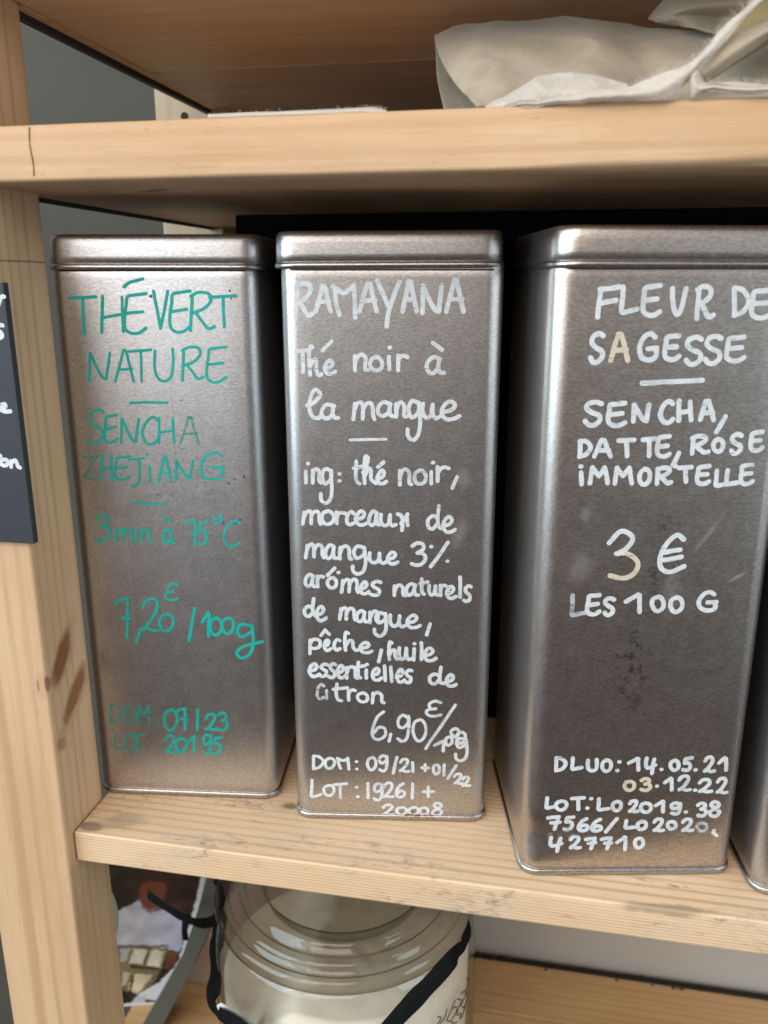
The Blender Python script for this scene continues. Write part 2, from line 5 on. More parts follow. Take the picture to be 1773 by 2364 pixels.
BAG={"panel":[[[-0.0494,0.052,0.3582],[-0.0395,0.052,0.3613],[-0.0275,0.052,0.3619],[-0.0055,0.052,0.3626],[0.0078,0.052,0.3613],[0.0242,0.052,0.3592],[0.0389,0.052,0.3566],[0.0565,0.052,0.3544],[0.0773,0.052,0.3522],[0.0892,0.052,0.3504]],[[-0.0461,0.04,0.3486],[-0.0339,0.032,0.3487],[-0.0191,0.03,0.3486],[-0.0017,0.036,0.3505],[0.0125,0.032,0.3484],[0.027,0.038,0.3477],[0.0406,0.034,0.3451],[0.0562,0.036,0.3437],[0.0743,0.034,0.3413],[0.0856,0.034,0.3405]],[[-0.0405,0.028,0.3388],[-0.0284,0.018,0.3383],[-0.0145,0.022,0.34],[0.0018,0.024,0.3405],[0.0156,0.02,0.3383],[0.03,0.03,0.3385],[0.0428,0.022,0.3355],[0.0568,0.026,0.3344],[0.0729,0.024,0.3326],[0.0839,0.024,0.3321]],[[-0.0338,0.016,0.3295],[-0.0235,0.008,0.3289],[-0.0107,0.012,0.3306],[0.0037,0.014,0.3312],[0.0169,0.008,0.3291],[0.031,0.018,0.3298],[0.0435,0.012,0.3278],[0.0567,0.014,0.327],[0.0709,0.012,0.3256],[0.0815,0.012,0.3252]],[[-0.0276,0.004,0.3225],[-0.0184,0.004,0.3222],[-0.0064,0.004,0.322],[0.0069,0.004,0.322],[0.02,0.004,0.3219],[0.0329,0.004,0.3218],[0.0456,0.004,0.3218],[0.0581,0.004,0.3217],[0.0694,0.004,0.3217],[0.0798,0.004,0.3216]]],"back_layer":[[[-0.0507,0.062,0.3606],[-0.0405,0.062,0.363],[-0.0247,0.062,0.3632]],[[-0.0495,0.058,0.3522],[-0.0399,0.058,0.3526],[-0.024,0.058,0.3527]],[[-0.0483,0.054,0.3432],[-0.0384,0.054,0.3428],[-0.0234,0.054,0.3422]],[[-0.0458,0.048,0.3347],[-0.0367,0.048,0.3344],[-0.0228,0.048,0.3339]],[[-0.0438,0.044,0.3293],[-0.0344,0.044,0.3292],[-0.0224,0.044,0.3291]]],"front_fold":[[[-0.0242,0.0,0.3216],[-0.0183,0.0,0.3243],[-0.0126,0.002,0.3275],[-0.0068,0.004,0.3306],[-0.0017,0.006,0.332],[0.0049,0.006,0.332],[0.0122,0.005,0.3311],[0.018,0.004,0.3296],[0.0237,0.002,0.3278]],[[-0.0234,-0.003,0.3209],[-0.0172,-0.005,0.3224],[-0.0115,-0.004,0.3248],[-0.0058,-0.003,0.3269],[-0.0008,-0.001,0.3279],[0.0057,-0.003,0.3271],[0.0128,-0.004,0.3262],[0.0186,-0.002,0.3259],[0.0242,-0.003,0.3247]],[[-0.0223,-0.005,0.3204],[-0.0163,-0.008,0.3205],[-0.0105,-0.009,0.3215],[-0.0049,-0.007,0.3231],[0.0001,-0.006,0.3239],[0.0065,-0.008,0.3233],[0.0134,-0.009,0.3228],[0.019,-0.008,0.3229],[0.0248,-0.006,0.323]],[[-0.0206,-0.008,0.3196],[-0.0155,-0.008,0.3197],[-0.0097,-0.008,0.3198],[-0.004,-0.008,0.3198],[0.001,-0.008,0.3198],[0.0074,-0.008,0.3198],[0.0144,-0.008,0.3198],[0.02,-0.008,0.3199],[0.0255,-0.008,0.32]]],"hem":[[[-0.017,-0.008,0.3198],[-0.012,-0.008,0.3208],[-0.0069,-0.008,0.3211],[-0.002,-0.01,0.3219],[0.0051,-0.011,0.3217],[0.0133,-0.012,0.3226],[0.0229,-0.012,0.3235],[0.0322,-0.012,0.3269],[0.0401,-0.01,0.3294],[0.0448,-0.008,0.3332],[0.051,-0.004,0.3408],[0.0575,0.0,0.3471],[0.0639,0.004,0.354]],[[-0.0169,-0.009,0.3194],[-0.0118,-0.0105,0.3198],[-0.0067,-0.011,0.3198],[-0.0016,-0.0125,0.3201],[0.0054,-0.013,0.32],[0.0133,-0.0145,0.3204],[0.0241,-0.015,0.3208],[0.0335,-0.015,0.3226],[0.0403,-0.013,0.3265],[0.045,-0.01,0.3309],[0.0514,-0.006,0.3384],[0.0592,-0.002,0.347],[0.0666,0.001,0.353]],[[-0.0168,-0.009,0.3193],[-0.0117,-0.009,0.3194],[-0.0064,-0.01,0.3192],[-0.0011,-0.011,0.3192],[0.0059,-0.012,0.319],[0.0135,-0.013,0.3192],[0.0264,-0.013,0.3191],[0.0353,-0.013,0.3195],[0.0411,-0.011,0.3243],[0.0447,-0.009,0.3292],[0.0528,-0.005,0.3372],[0.0615,-0.001,0.3477],[0.0701,0.002,0.3531]]],"hem_right":[[[0.0443,-0.01,0.3283],[0.0462,-0.009,0.3246],[0.0501,-0.008,0.3244],[0.0551,-0.008,0.3245],[0.0607,-0.008,0.3241],[0.0663,-0.008,0.3235],[0.0763,-0.008,0.3229]],[[0.0424,-0.014,0.3256],[0.0442,-0.014,0.3224],[0.049,-0.014,0.322],[0.0545,-0.014,0.3215],[0.0603,-0.014,0.321],[0.0652,-0.014,0.3208],[0.075,-0.014,0.3202]],[[0.0414,-0.011,0.3244],[0.0433,-0.012,0.3196],[0.0485,-0.011,0.3217],[0.0552,-0.011,0.3208],[0.0607,-0.011,0.3201],[0.066,-0.011,0.3203],[0.0759,-0.011,0.3198]]],"lining":[[[0.0454,-0.002,0.3313],[0.0521,0.0,0.338],[0.0595,0.002,0.342],[0.0667,0.004,0.3449],[0.0756,0.006,0.349]],[[0.0459,-0.006,0.3276],[0.0521,-0.006,0.332],[0.0591,-0.004,0.3365],[0.0658,-0.002,0.3404],[0.0745,0.0,0.3442]],[[0.0479,-0.004,0.3256],[0.0547,-0.002,0.3299],[0.061,0.0,0.3346],[0.0669,0.002,0.3389],[0.0758,0.004,0.3428]]],"inner_wall":[[[0.054,0.02,0.3434],[0.0623,0.02,0.3517],[0.0712,0.02,0.359],[0.079,0.02,0.3624]],[[0.0549,0.014,0.3379],[0.0619,0.014,0.3435],[0.071,0.014,0.3482],[0.0787,0.014,0.3517]],[[0.0511,0.008,0.3293],[0.0615,0.008,0.3355],[0.0705,0.008,0.3402],[0.0782,0.008,0.3424]]],"back_fold":[[[0.0336,0.06,0.362],[0.0355,0.058,0.3639],[0.0373,0.056,0.3656],[0.0407,0.056,0.369],[0.0491,0.056,0.3726],[0.0646,0.056,0.3731],[0.08,0.056,0.3722]],[[0.0343,0.056,0.3601],[0.0366,0.048,0.3593],[0.0405,0.042,0.3589],[0.0459,0.038,0.3596],[0.0533,0.038,0.3606],[0.0637,0.038,0.3607],[0.0769,0.038,0.3607]],[[0.037,0.05,0.3576],[0.0402,0.044,0.3566],[0.0453,0.042,0.3572],[0.0517,0.044,0.3577],[0.0581,0.046,0.3576],[0.0673,0.046,0.3569],[0.0795,0.046,0.356]],[[0.0397,0.054,0.3578],[0.0432,0.048,0.3555],[0.0479,0.042,0.3534],[0.0531,0.04,0.352],[0.0592,0.04,0.3511],[0.0683,0.04,0.3504],[0.0788,0.04,0.3493]]]}
CLOTH=[[[-0.1308,0.01,0.3247],[-0.1168,0.01,0.3248],[-0.1014,0.01,0.3246],[-0.0829,0.01,0.3247],[-0.0729,0.01,0.3249],[-0.0667,0.01,0.325],[-0.0635,0.01,0.3243],[-0.061,0.01,0.3236]],[[-0.1268,0.0,0.3223],[-0.1133,0.0,0.3223],[-0.0983,0.0,0.3223],[-0.0803,0.0,0.3221],[-0.0707,0.0,0.3222],[-0.065,0.0,0.3221],[-0.0618,0.0,0.3217],[-0.0593,0.0,0.3213]]]
FACES=[[-0.21135,0.03307,6.94],[-0.10549,0.03148,8.725],[0.00948,0.01047,11.468]]
CAM_R=[[0.982345,-0.049947,0.180288],[0.187079,0.262559,-0.946607],[-5.6e-05,0.963622,0.267267]]
CAM_C=[0.0,-0.315995,0.262]
SLATE=[[[-0.21747,0.2533],[-0.21634,0.25738],[-0.21664,0.2533],[-0.21524,0.25547],[-0.2139,0.25714],[-0.21287,0.2571]],[[-0.2152,0.24571],[-0.21601,0.2459],[-0.21776,0.2453],[-0.21769,0.24383],[-0.21643,0.24287],[-0.2161,0.24165],[-0.217,0.2408],[-0.21865,0.24098]],[[-0.22194,0.21136],[-0.22049,0.21156],[-0.21876,0.21248],[-0.2186,0.21366],[-0.2195,0.21374],[-0.22079,0.21268],[-0.22082,0.21124],[-0.21891,0.21057],[-0.21648,0.21084]],[[-0.22522,0.19],[-0.22544,0.18758]],[[-0.2238,0.19181],[-0.22365,0.19166]],[[-0.22171,0.19013],[-0.22346,0.19006],[-0.22412,0.1887],[-0.22321,0.18767],[-0.22142,0.18801],[-0.22053,0.18938],[-0.2214,0.19025]],[[-0.21946,0.18702],[-0.21885,0.18982],[-0.21858,0.18919],[-0.21719,0.1901],[-0.21661,0.18927],[-0.21627,0.18742],[-0.21528,0.18703]],[[-0.22457,0.21103],[-0.22313,0.21313],[-0.22407,0.21053]]]
CARD={"sheet":[[0.04385,-0.15259],[0.03627,-0.18162],[0.0276,-0.21642],[0.01762,-0.24946],[0.00971,-0.27652],[0.00036,-0.29994],[-0.01439,-0.301],[-0.03575,-0.29984],[-0.06967,-0.29581],[-0.04958,-0.14763]],"ground":[[0.03842,-0.15441],[0.03228,-0.18319],[0.02337,-0.21616],[0.01576,-0.24028],[0.01071,-0.25661],[0.00484,-0.26616],[-0.00647,-0.27772],[-0.02138,-0.28678],[-0.02344,-0.28936],[-0.03087,-0.29705],[-0.03555,-0.2975],[-0.06334,-0.29392],[-0.04688,-0.14986]],"face":[[-0.01276,-0.18348],[-0.00781,-0.1809],[0.00047,-0.18137],[0.00615,-0.18528],[0.0057,-0.19174],[0.00276,-0.19953],[-0.00124,-0.20512],[-0.00749,-0.2084],[-0.01352,-0.20876],[-0.01605,-0.20278],[-0.0152,-0.19196]],"shirt":[[-0.02847,-0.20494],[-0.01574,-0.1988],[-0.01216,-0.20665],[-0.00746,-0.20804],[-0.00124,-0.20512],[0.00744,-0.21004],[0.01588,-0.21939],[0.01553,-0.23426],[0.0143,-0.24395],[0.01156,-0.24831],[0.00186,-0.24691],[-0.01244,-0.24221],[-0.03406,-0.23931],[-0.052,-0.23739],[-0.04404,-0.21569]],"crate":[[-0.03424,-0.24154],[0.00318,-0.24549],[-0.00298,-0.26333],[-0.01022,-0.27824],[-0.02335,-0.2882],[-0.03476,-0.28427],[-0.05616,-0.28276],[-0.05227,-0.24037]],"arm":[[0.00363,-0.24779],[0.01151,-0.24906],[0.00693,-0.26247],[0.00182,-0.26519],[-0.00175,-0.26341]],"cell1":[[-0.02351,-0.24375],[-0.01267,-0.24521],[-0.01741,-0.2593],[-0.02829,-0.25781]],"cell2":[[-0.01027,-0.24574],[0.00059,-0.24759],[-0.00481,-0.26321],[-0.01508,-0.26098]],"cell3":[[-0.02599,-0.26713],[-0.01088,-0.27047],[-0.02396,-0.28815],[-0.03164,-0.28372]],"cell4":[[-0.0337,-0.24233],[-0.02589,-0.24321],[-0.02999,-0.25617],[-0.03545,-0.25581]],"cell5":[[-0.03378,-0.26506],[-0.02782,-0.267],[-0.03242,-0.27824],[-0.0356,-0.27956]],"mark":[[-0.01754,-0.2933],[-0.00356,-0.29784],[-0.0198,-0.29848]],"logo":[[-0.02476,-0.29044],[-0.01724,-0.28941],[-0.02042,-0.29844],[-0.02967,-0.29753]]}
CARD_O=[-0.2713,0.1776,-0.3]
CARD_A=0.25718
FRAME=[[-0.21779,-0.14624],[-0.20767,-0.14602],[-0.20842,-0.15949],[-0.21032,-0.17195],[-0.21598,-0.18658],[-0.23912,-0.24019],[-0.26326,-0.2913],[-0.27596,-0.3191],[-0.29633,-0.32343],[-0.28055,-0.29482],[-0.25507,-0.24682],[-0.24221,-0.2213],[-0.22845,-0.18176]]
RIBBONS={"tail":[[-0.271,0.16,-0.1795],[-0.2572,0.15,-0.1758],[-0.236,0.13,-0.1633],[-0.2187,0.115,-0.1532],[-0.2031,0.1,-0.1407],[-0.1936,0.095,-0.1344],[-0.1863,0.09,-0.1264],[-0.1817,0.088,-0.1244]],"tail2":[[-0.2307,0.135,-0.191],[-0.2281,0.13,-0.1759],[-0.2213,0.12,-0.1586],[-0.2152,0.115,-0.1513]],"neck":[[-0.1822,0.085,-0.0915],[-0.1785,0.083,-0.0956],[-0.1779,0.083,-0.105],[-0.1809,0.084,-0.116],[-0.1797,0.082,-0.1238]],"loop":[[-0.1785,0.08,-0.117],[-0.176,0.07,-0.1188],[-0.1736,0.06,-0.1218],[-0.1662,0.04,-0.1197],[-0.1629,0.03,-0.1242],[-0.1557,0.02,-0.1207],[-0.1437,0.012,-0.1163],[-0.1264,0.004,-0.1155],[-0.097,-0.002,-0.1194],[-0.0678,-0.002,-0.1048],[-0.0562,0.0,-0.0869],[-0.0465,0.006,-0.0769],[-0.037,0.014,-0.0694],[-0.0294,0.022,-0.0635],[-0.0256,0.036,-0.0674],[-0.0233,0.055,-0.0731]]}
TAG=[[-0.1567,0.02,-0.1162],[-0.154,0.02,-0.114],[-0.1396,0.02,-0.1222],[-0.1205,0.02,-0.1333],[-0.1231,0.02,-0.1398],[-0.1424,0.02,-0.1281],[-0.1556,0.02,-0.1201]]

S = bpy.context.scene
COL = S.collection
# ---------------------------------------------------------------- camera
cd = bpy.data.cameras.new('camera'); cam = bpy.data.objects.new('camera', cd); COL.objects.link(cam)
m = Matrix(CAM_R).to_4x4(); m.translation = Vector(CAM_C); cam.matrix_world = m
cd.sensor_width = 36; cd.lens = 36*1900/2364; cd.clip_start = .01; cd.clip_end = 50
cd.dof.use_dof = True; cd.dof.focus_distance = .375; cd.dof.aperture_fstop = 10.0
S.camera = cam
S.cycles.transparent_max_bounces = 40; S.cycles.max_bounces = 16
# ---------------------------------------------------------------- light: dim room, two shop windows, ceiling lamp
W = bpy.data.worlds.new('World'); S.world = W; W.use_nodes = True
wt = W.node_tree; bg = wt.nodes['Background']; bg.inputs[1].default_value = .46
tc = wt.nodes.new('ShaderNodeTexCoord'); sx_ = wt.nodes.new('ShaderNodeSeparateXYZ'); wr_ = wt.nodes.new('ShaderNodeValToRGB'); mr_ = wt.nodes.new('ShaderNodeMapRange')
wt.links.new(tc.outputs['Generated'], sx_.inputs[0]); wt.links.new(sx_.outputs[2], mr_.inputs[0]); mr_.inputs[1].default_value = -1; mr_.inputs[2].default_value = 1
wt.links.new(mr_.outputs[0], wr_.inputs[0]); wt.links.new(wr_.outputs[0], bg.inputs[0])
el = wr_.color_ramp.elements; el[0].position = .0; el[0].color = (.16, .12, .10, 1); el[1].position = 1; el[1].color = (1, .94, .88, 1)
for p_, c_ in ((.44, (.13, .095, .08, 1)), (.57, (.74, .69, .65, 1)), (.7, (.92, .88, .84, 1))):
    e_ = el.new(p_); e_.color = c_
def area(name, loc, target, sx, sy, col, power):
    l = bpy.data.lights.new(name, 'AREA'); l.shape = 'RECTANGLE'; l.size = sx; l.size_y = sy; l.color = col; l.energy = power
    o = bpy.data.objects.new(name, l); COL.objects.link(o); o.location = loc
    o.rotation_euler = (Vector(target)-Vector(loc)).to_track_quat('-Z', 'Y').to_euler(); return o
area('window_left', (-1.60, -1.05, .70), (-.1, .0, .2), 1.5, 1.5, (.66, .87, 1.0), 46)
area('window_right', (1.55, -.65, .52), (-.05, .0, .15), .7, 1.6, (.66, .88, 1.0), 15)
area('shop_front', (-.98, -2.15, .72), (-.1, .0, .2), 1.2, 1.3, (.97, .98, 1.0), 12)
area('ceiling_lamp', (-.15, -1.85, 1.35), (-.05, .0, .1), 1.5, 1.0, (1.0, .86, .73), 23)
S.view_settings.view_transform = 'Standard'; S.view_settings.look = 'None'; S.view_settings.exposure = 0
# ---------------------------------------------------------------- helpers
def obj(name, bm, mat, parent=None, smooth=False, **props):
    me = bpy.data.meshes.new(name)
    if smooth:
        for f in bm.faces: f.smooth = True
    bm.normal_update(); bm.to_mesh(me); bm.free()
    if mat: me.materials.append(mat)
    o = bpy.data.objects.new(name, me); COL.objects.link(o)
    if parent is not None:
        o.parent = parent
        base = Vector(parent.location) if parent.type == 'EMPTY' and parent.parent is None else Vector((0, 0, 0))
    for k, v in props.items(): o[k] = v
    return o
def empty(name, loc, rz=0, label=None, cat=None, group=None):
    o = bpy.data.objects.new(name, None); COL.objects.link(o); o.location = loc; o.rotation_euler = (0, 0, rz); o.empty_display_size = .02
    if label: o['label'] = label
    if cat: o['category'] = cat
    if group: o['group'] = group
    return o
def shift(bm, v):
    bmesh.ops.translate(bm, verts=bm.verts, vec=-Vector(v)); return bm
def box(x0, x1, y0, y1, z0, z1, bev=.0015, seg=3):
    bm = bmesh.new(); bmesh.ops.create_cube(bm, size=1)
    for v in bm.verts: v.co = Vector((x0 if v.co.x < 0 else x1, y0 if v.co.y < 0 else y1, z0 if v.co.z < 0 else z1))
    if bev: bmesh.ops.bevel(bm, geom=bm.edges[:], offset=bev, segments=seg, profile=.5, affect='EDGES')
    return bm
def cr(p0, p1, p2, p3, t):
    return .5*((2*p1)+(-p0+p2)*t+(2*p0-5*p1+4*p2-p3)*t*t+(-p0+3*p1-3*p2+p3)*t**3)
def curve(pts, n):
    pts = [Vector(p) for p in pts]; P = [2*pts[0]-pts[1]]+pts+[2*pts[-1]-pts[-2]]; out = []
    for i in range(len(pts)-1):
        for k in range(n): out.append(cr(P[i], P[i+1], P[i+2], P[i+3], k/n))
    out.append(pts[-1]); return out
def sheet(rows, nu=10, nv=12, wr=0, ws=40, seed=0, thick=.0009):
    rows = [curve(r, nu) for r in rows]
    cols = [curve([r[j] for r in rows], nv) for j in range(len(rows[0]))]
    bm = bmesh.new(); g = []
    for j, c in enumerate(cols):
        g.append([])
        for i, p in enumerate(c):
            q_ = Vector((p.x*.8+p.z*.5, p.y, p.z*.8-p.x*.5)); rd = lambda f, o: (1-abs(noise.noise(q_*f+Vector((seed, o, 0))))*2.2)
            e = noise.noise(p*ws+Vector((seed, 0, 0)))*wr+max(0, rd(ws*.9, 3))**3*wr*.8+max(0, rd(ws*2.2, 5))**3*wr*.3
            g[-1].append(bm.verts.new(p+Vector((0, -e, e*.3))))
    for j in range(len(g)-1):
        for i in range(len(g[0])-1): bm.faces.new((g[j][i], g[j][i+1], g[j+1][i+1], g[j+1][i]))
    bmesh.ops.recalc_face_normals(bm, faces=bm.faces)
    bmesh.ops.solidify(bm, geom=bm.faces[:], thickness=thick)
    return bm
def tube(pts, r, n=8, flat=1.0, cap=True, up=Vector((0, 0, 1))):
    bm = bmesh.new(); rings = []
    for i, p in enumerate(pts):
        t = (pts[min(i+1, len(pts)-1)]-pts[max(i-1, 0)]).normalized()
        a = t.cross(up); a = a.normalized() if a.length > 1e-4 else Vector((1, 0, 0)); b = t.cross(a)
        rings.append([bm.verts.new(p+a*math.cos(2*math.pi*k/n)*r+b*math.sin(2*math.pi*k/n)*r*flat) for k in range(n)])
    for i in range(len(rings)-1):
        for k in range(n): bm.faces.new((rings[i][k], rings[i][(k+1) % n], rings[i+1][(k+1) % n], rings[i+1][k]))
    if cap: bm.faces.new(rings[0][::-1]); bm.faces.new(rings[-1])
    bmesh.ops.recalc_face_normals(bm, faces=bm.faces); return bm
def lathe(prof, n=96, center=(0, 0)):
    bm = bmesh.new(); rings = []
    for r, z in prof:
        rings.append([bm.verts.new((center[0]+r*math.cos(2*math.pi*k/n), center[1]+r*math.sin(2*math.pi*k/n), z)) for k in range(n)] if r > 1e-5 else [bm.verts.new((center[0], center[1], z))])
    for a, b in zip(rings, rings[1:]):
        for k in range(n):
            k2 = (k+1) % n
            if len(a) == 1 and len(b) == 1: continue
            if len(a) == 1: bm.faces.new((a[0], b[k], b[k2]))
            elif len(b) == 1: bm.faces.new((a[k], b[0], a[k2]))
            else: bm.faces.new((a[k], b[k], b[k2], a[k2]))
    bmesh.ops.recalc_face_normals(bm, faces=bm.faces); return bm
# ---------------------------------------------------------------- materials
class NT:
    def __init__(s, name):
        s.m = bpy.data.materials.new(name); s.m.use_nodes = True; s.t = s.m.node_tree; s.n = s.t.nodes
        s.b = s.n['Principled BSDF']; s.out = s.n['Material Output']
    def new(s, k, **kw):
        x = s.n.new(k)
        for a, v in kw.items(): setattr(x, a, v)
        return x
    def link(s, a, b): s.t.links.new(a, b)
    def put(s, sock, v):
        if isinstance(v, bpy.types.NodeSocket): s.link(v, sock)
        else: sock.default_value = v
    def math(s, op, a, b=0, c=None, clamp=False):
        x = s.new('ShaderNodeMath', operation=op, use_clamp=clamp); s.put(x.inputs[0], a); s.put(x.inputs[1], b)
        if c is not None: s.put(x.inputs[2], c)
        return x.outputs[0]
    def mix(s, f, a, b, mode='MIX'):
        x = s.new('ShaderNodeMix', data_type='RGBA', blend_type=mode); s.put(x.inputs[0], f); s.put(x.inputs[6], a); s.put(x.inputs[7], b); return x.outputs[2]
    def pos(s, obj=False):
        return s.new('ShaderNodeTexCoord').outputs['Object'] if obj else s.new('ShaderNodeNewGeometry').outputs['Position']
    def mapping(s, v, sc=(1, 1, 1), loc=(0, 0, 0), rot=(0, 0, 0), typ='POINT'):
        x = s.new('ShaderNodeMapping', vector_type=typ); s.link(v, x.inputs[0]); x.inputs[1].default_value = loc; x.inputs[2].default_value = rot; x.inputs[3].default_value = sc; return x.outputs[0]
    def noise(s, v, scale, detail=3, rough=.55, dist=0):
        x = s.new('ShaderNodeTexNoise'); s.link(v, x.inputs['Vector']); x.inputs['Scale'].default_value = scale; x.inputs['Detail'].default_value = detail; x.inputs['Roughness'].default_value = rough; x.inputs['Distortion'].default_value = dist; return x.outputs['Fac']
    def ramp(s, f, a, b, lo=0., hi=1.):
        x = s.new('ShaderNodeMapRange', clamp=True, interpolation_type='SMOOTHSTEP'); s.put(x.inputs[0], f); x.inputs[1].default_value = a; x.inputs[2].default_value = b; x.inputs[3].default_value = lo; x.inputs[4].default_value = hi; return x.outputs[0]
    def length(s, v):
        x = s.new('ShaderNodeVectorMath', operation='LENGTH'); s.link(v, x.inputs[0]); return x.outputs['Value']
    def blob(s, v, c, rad, rot=(0, 0, 0), soft=(1.0, .5), warp=None):
        d = s.length(s.mapping(v, sc=rad, loc=c, rot=rot, typ='TEXTURE'))
        if warp is not None: d = s.math('ADD', d, s.math('MULTIPLY', s.math('SUBTRACT', warp, .5), 1.6))
        return s.ramp(d, soft[0], soft[1])
    def bump(s, h, strength, dist=.0002):
        x = s.new('ShaderNodeBump'); x.inputs['Strength'].default_value = strength; x.inputs['Distance'].default_value = dist; s.link(h, x.inputs['Height']); s.link(x.outputs[0], s.b.inputs['Normal']); return x
    def sep(s, v):
        x = s.new('ShaderNodeSeparateXYZ'); s.link(v, x.inputs[0]); return x.outputs
def plain(name, col, rough=.6, metal=0, var=.12, vs=60, **kw):
    t = NT(name); p = t.pos(); n = t.noise(p, vs, 5); 
    c = t.mix(n, [x*(1-var) for x in col]+[1], [min(1, x*(1+var)) for x in col]+[1]); t.link(c, t.b.inputs['Base Color'])
    t.b.inputs['Roughness'].default_value = rough; t.b.inputs['Metallic'].default_value = metal
    for k, v in kw.items(): t.b.inputs[k].default_value = v
    return t.m
def rgb(*c): return list(c)+[1]
def wood(name, axis='x', pith=(0, 0), freq=1900, wobble=.004, light=(.70, .47, .28), dark=(.52, .31, .15), line=.5, stains=(), tint=None, grime=0, seed=0, blotch=.5, front=None, deep=(.16, .055, .025), joint=None):
    t = NT(name); P = t.pos()
    long = {'x': (.04, 1, 1), 'z': (1, 1, .04), 'y': (1, .04, 1)}[axis]
    Q = t.mapping(P, sc=long, loc=(seed*.37, seed*.21, seed*.13))
    warp = t.new('ShaderNodeTexNoise'); t.link(Q, warp.inputs['Vector']); warp.inputs['Scale'].default_value = 26; warp.inputs['Detail'].default_value = 2
    wv = t.new('ShaderNodeVectorMath', operation='MULTIPLY_ADD'); t.link(warp.outputs['Color'], wv.inputs[0]); wv.inputs[1].default_value = (wobble*2,)*3; t.link(P, wv.inputs[2])
    s = t.sep(wv.outputs[0])
    ab = {'x': (1, 2), 'z': (0, 1), 'y': (0, 2)}[axis]
    a = t.math('SUBTRACT', s[ab[0]], pith[0]); b = t.math('SUBTRACT', s[ab[1]], pith[1])
    r = t.math('SQRT', t.math('ADD', t.math('MULTIPLY', a, a), t.math('MULTIPLY', b, b)))
    w = t.math('SINE', t.math('MULTIPLY', r, freq))
    ring = t.ramp(w, .1, 1.0)
    fine = t.noise(Q, 900, 4, .6)
    big = t.noise(t.mapping(P, sc={'x': (.25, 1, 1), 'z': (1, 1, .25), 'y': (1, .25, 1)}[axis], loc=(seed, seed*2, 0)), 22, 4, .6)
    col = t.mix(t.ramp(big, .3, .7), rgb(*light), rgb(*[l*(1-blotch)+d*blotch for l, d in zip(light, dark)]))
    lw = t.math('MULTIPLY', ring, t.ramp(t.noise(Q, 60, 2), .25, .7, line*.35, line))
    col = t.mix(lw, col, rgb(*dark))
    col = t.mix(t.ramp(fine, .52, .78, 0, .35), col, rgb(*[x*.8 for x in dark]))
    speck = t.noise(t.mapping(P, sc={'x': (.3, 1, 1), 'z': (1, 1, .3), 'y': (1, .3, 1)}[axis]), 700, 2, .5)
    col = t.mix(t.ramp(speck, .66, .8, 0, .4), col, rgb(*[x*.55 for x in dark]))
    warpn = t.noise(P, 90, 4, .6)
    for st in stains:
        c, rad, rot, sc_, amt = st[:5]
        mk = t.blob(P, c, rad, rot, (1.1, .5), warp=t.math('MULTIPLY_ADD', t.math('SUBTRACT', warpn, .5), .8, .5))
        col = t.mix(t.math('MULTIPLY', mk, amt), col, rgb(*sc_))
    if grime:
        g1 = t.noise(t.mapping(P, sc=(.35, 1, 1)), 45, 6, .7); g2 = t.noise(t.mapping(P, sc=(.4, 1, 1)), 420, 4, .7)
        mk = t.math('MULTIPLY', t.ramp(g1, .5, .72), t.ramp(g2, .42, .66))
        col = t.mix(t.math('MULTIPLY', mk, grime), col, rgb(.10, .07, .045))
        mk2 = t.ramp(t.noise(t.mapping(P, sc=(.5, 1, 1)), 30, 5, .65), .5, .75)
        col = t.mix(t.math('MULTIPLY', mk2, .5 if grime > .5 else .2), col, rgb(.56, .47, .37))
    if joint is not None:
        pz = t.sep(P)[2]; pz = t.math('ADD', pz, t.math('MULTIPLY', t.noise(P, 120, 3), .0006))
        d = t.math('ABSOLUTE', t.math('SUBTRACT', pz, joint)); col = t.mix(t.ramp(d, .0006, .0001, 0, .75), col, rgb(.12, .06, .03))
    t.link(col, t.b.inputs['Base Color']); t.b.inputs['Roughness'].default_value = .55; t.b.inputs['Specular IOR Level'].default_value = .35
    h = t.math('SUBTRACT', t.math('MULTIPLY', fine, 1.2), t.math('MULTIPLY', ring, .25)); t.bump(h, .35, .0003)
    return t.m
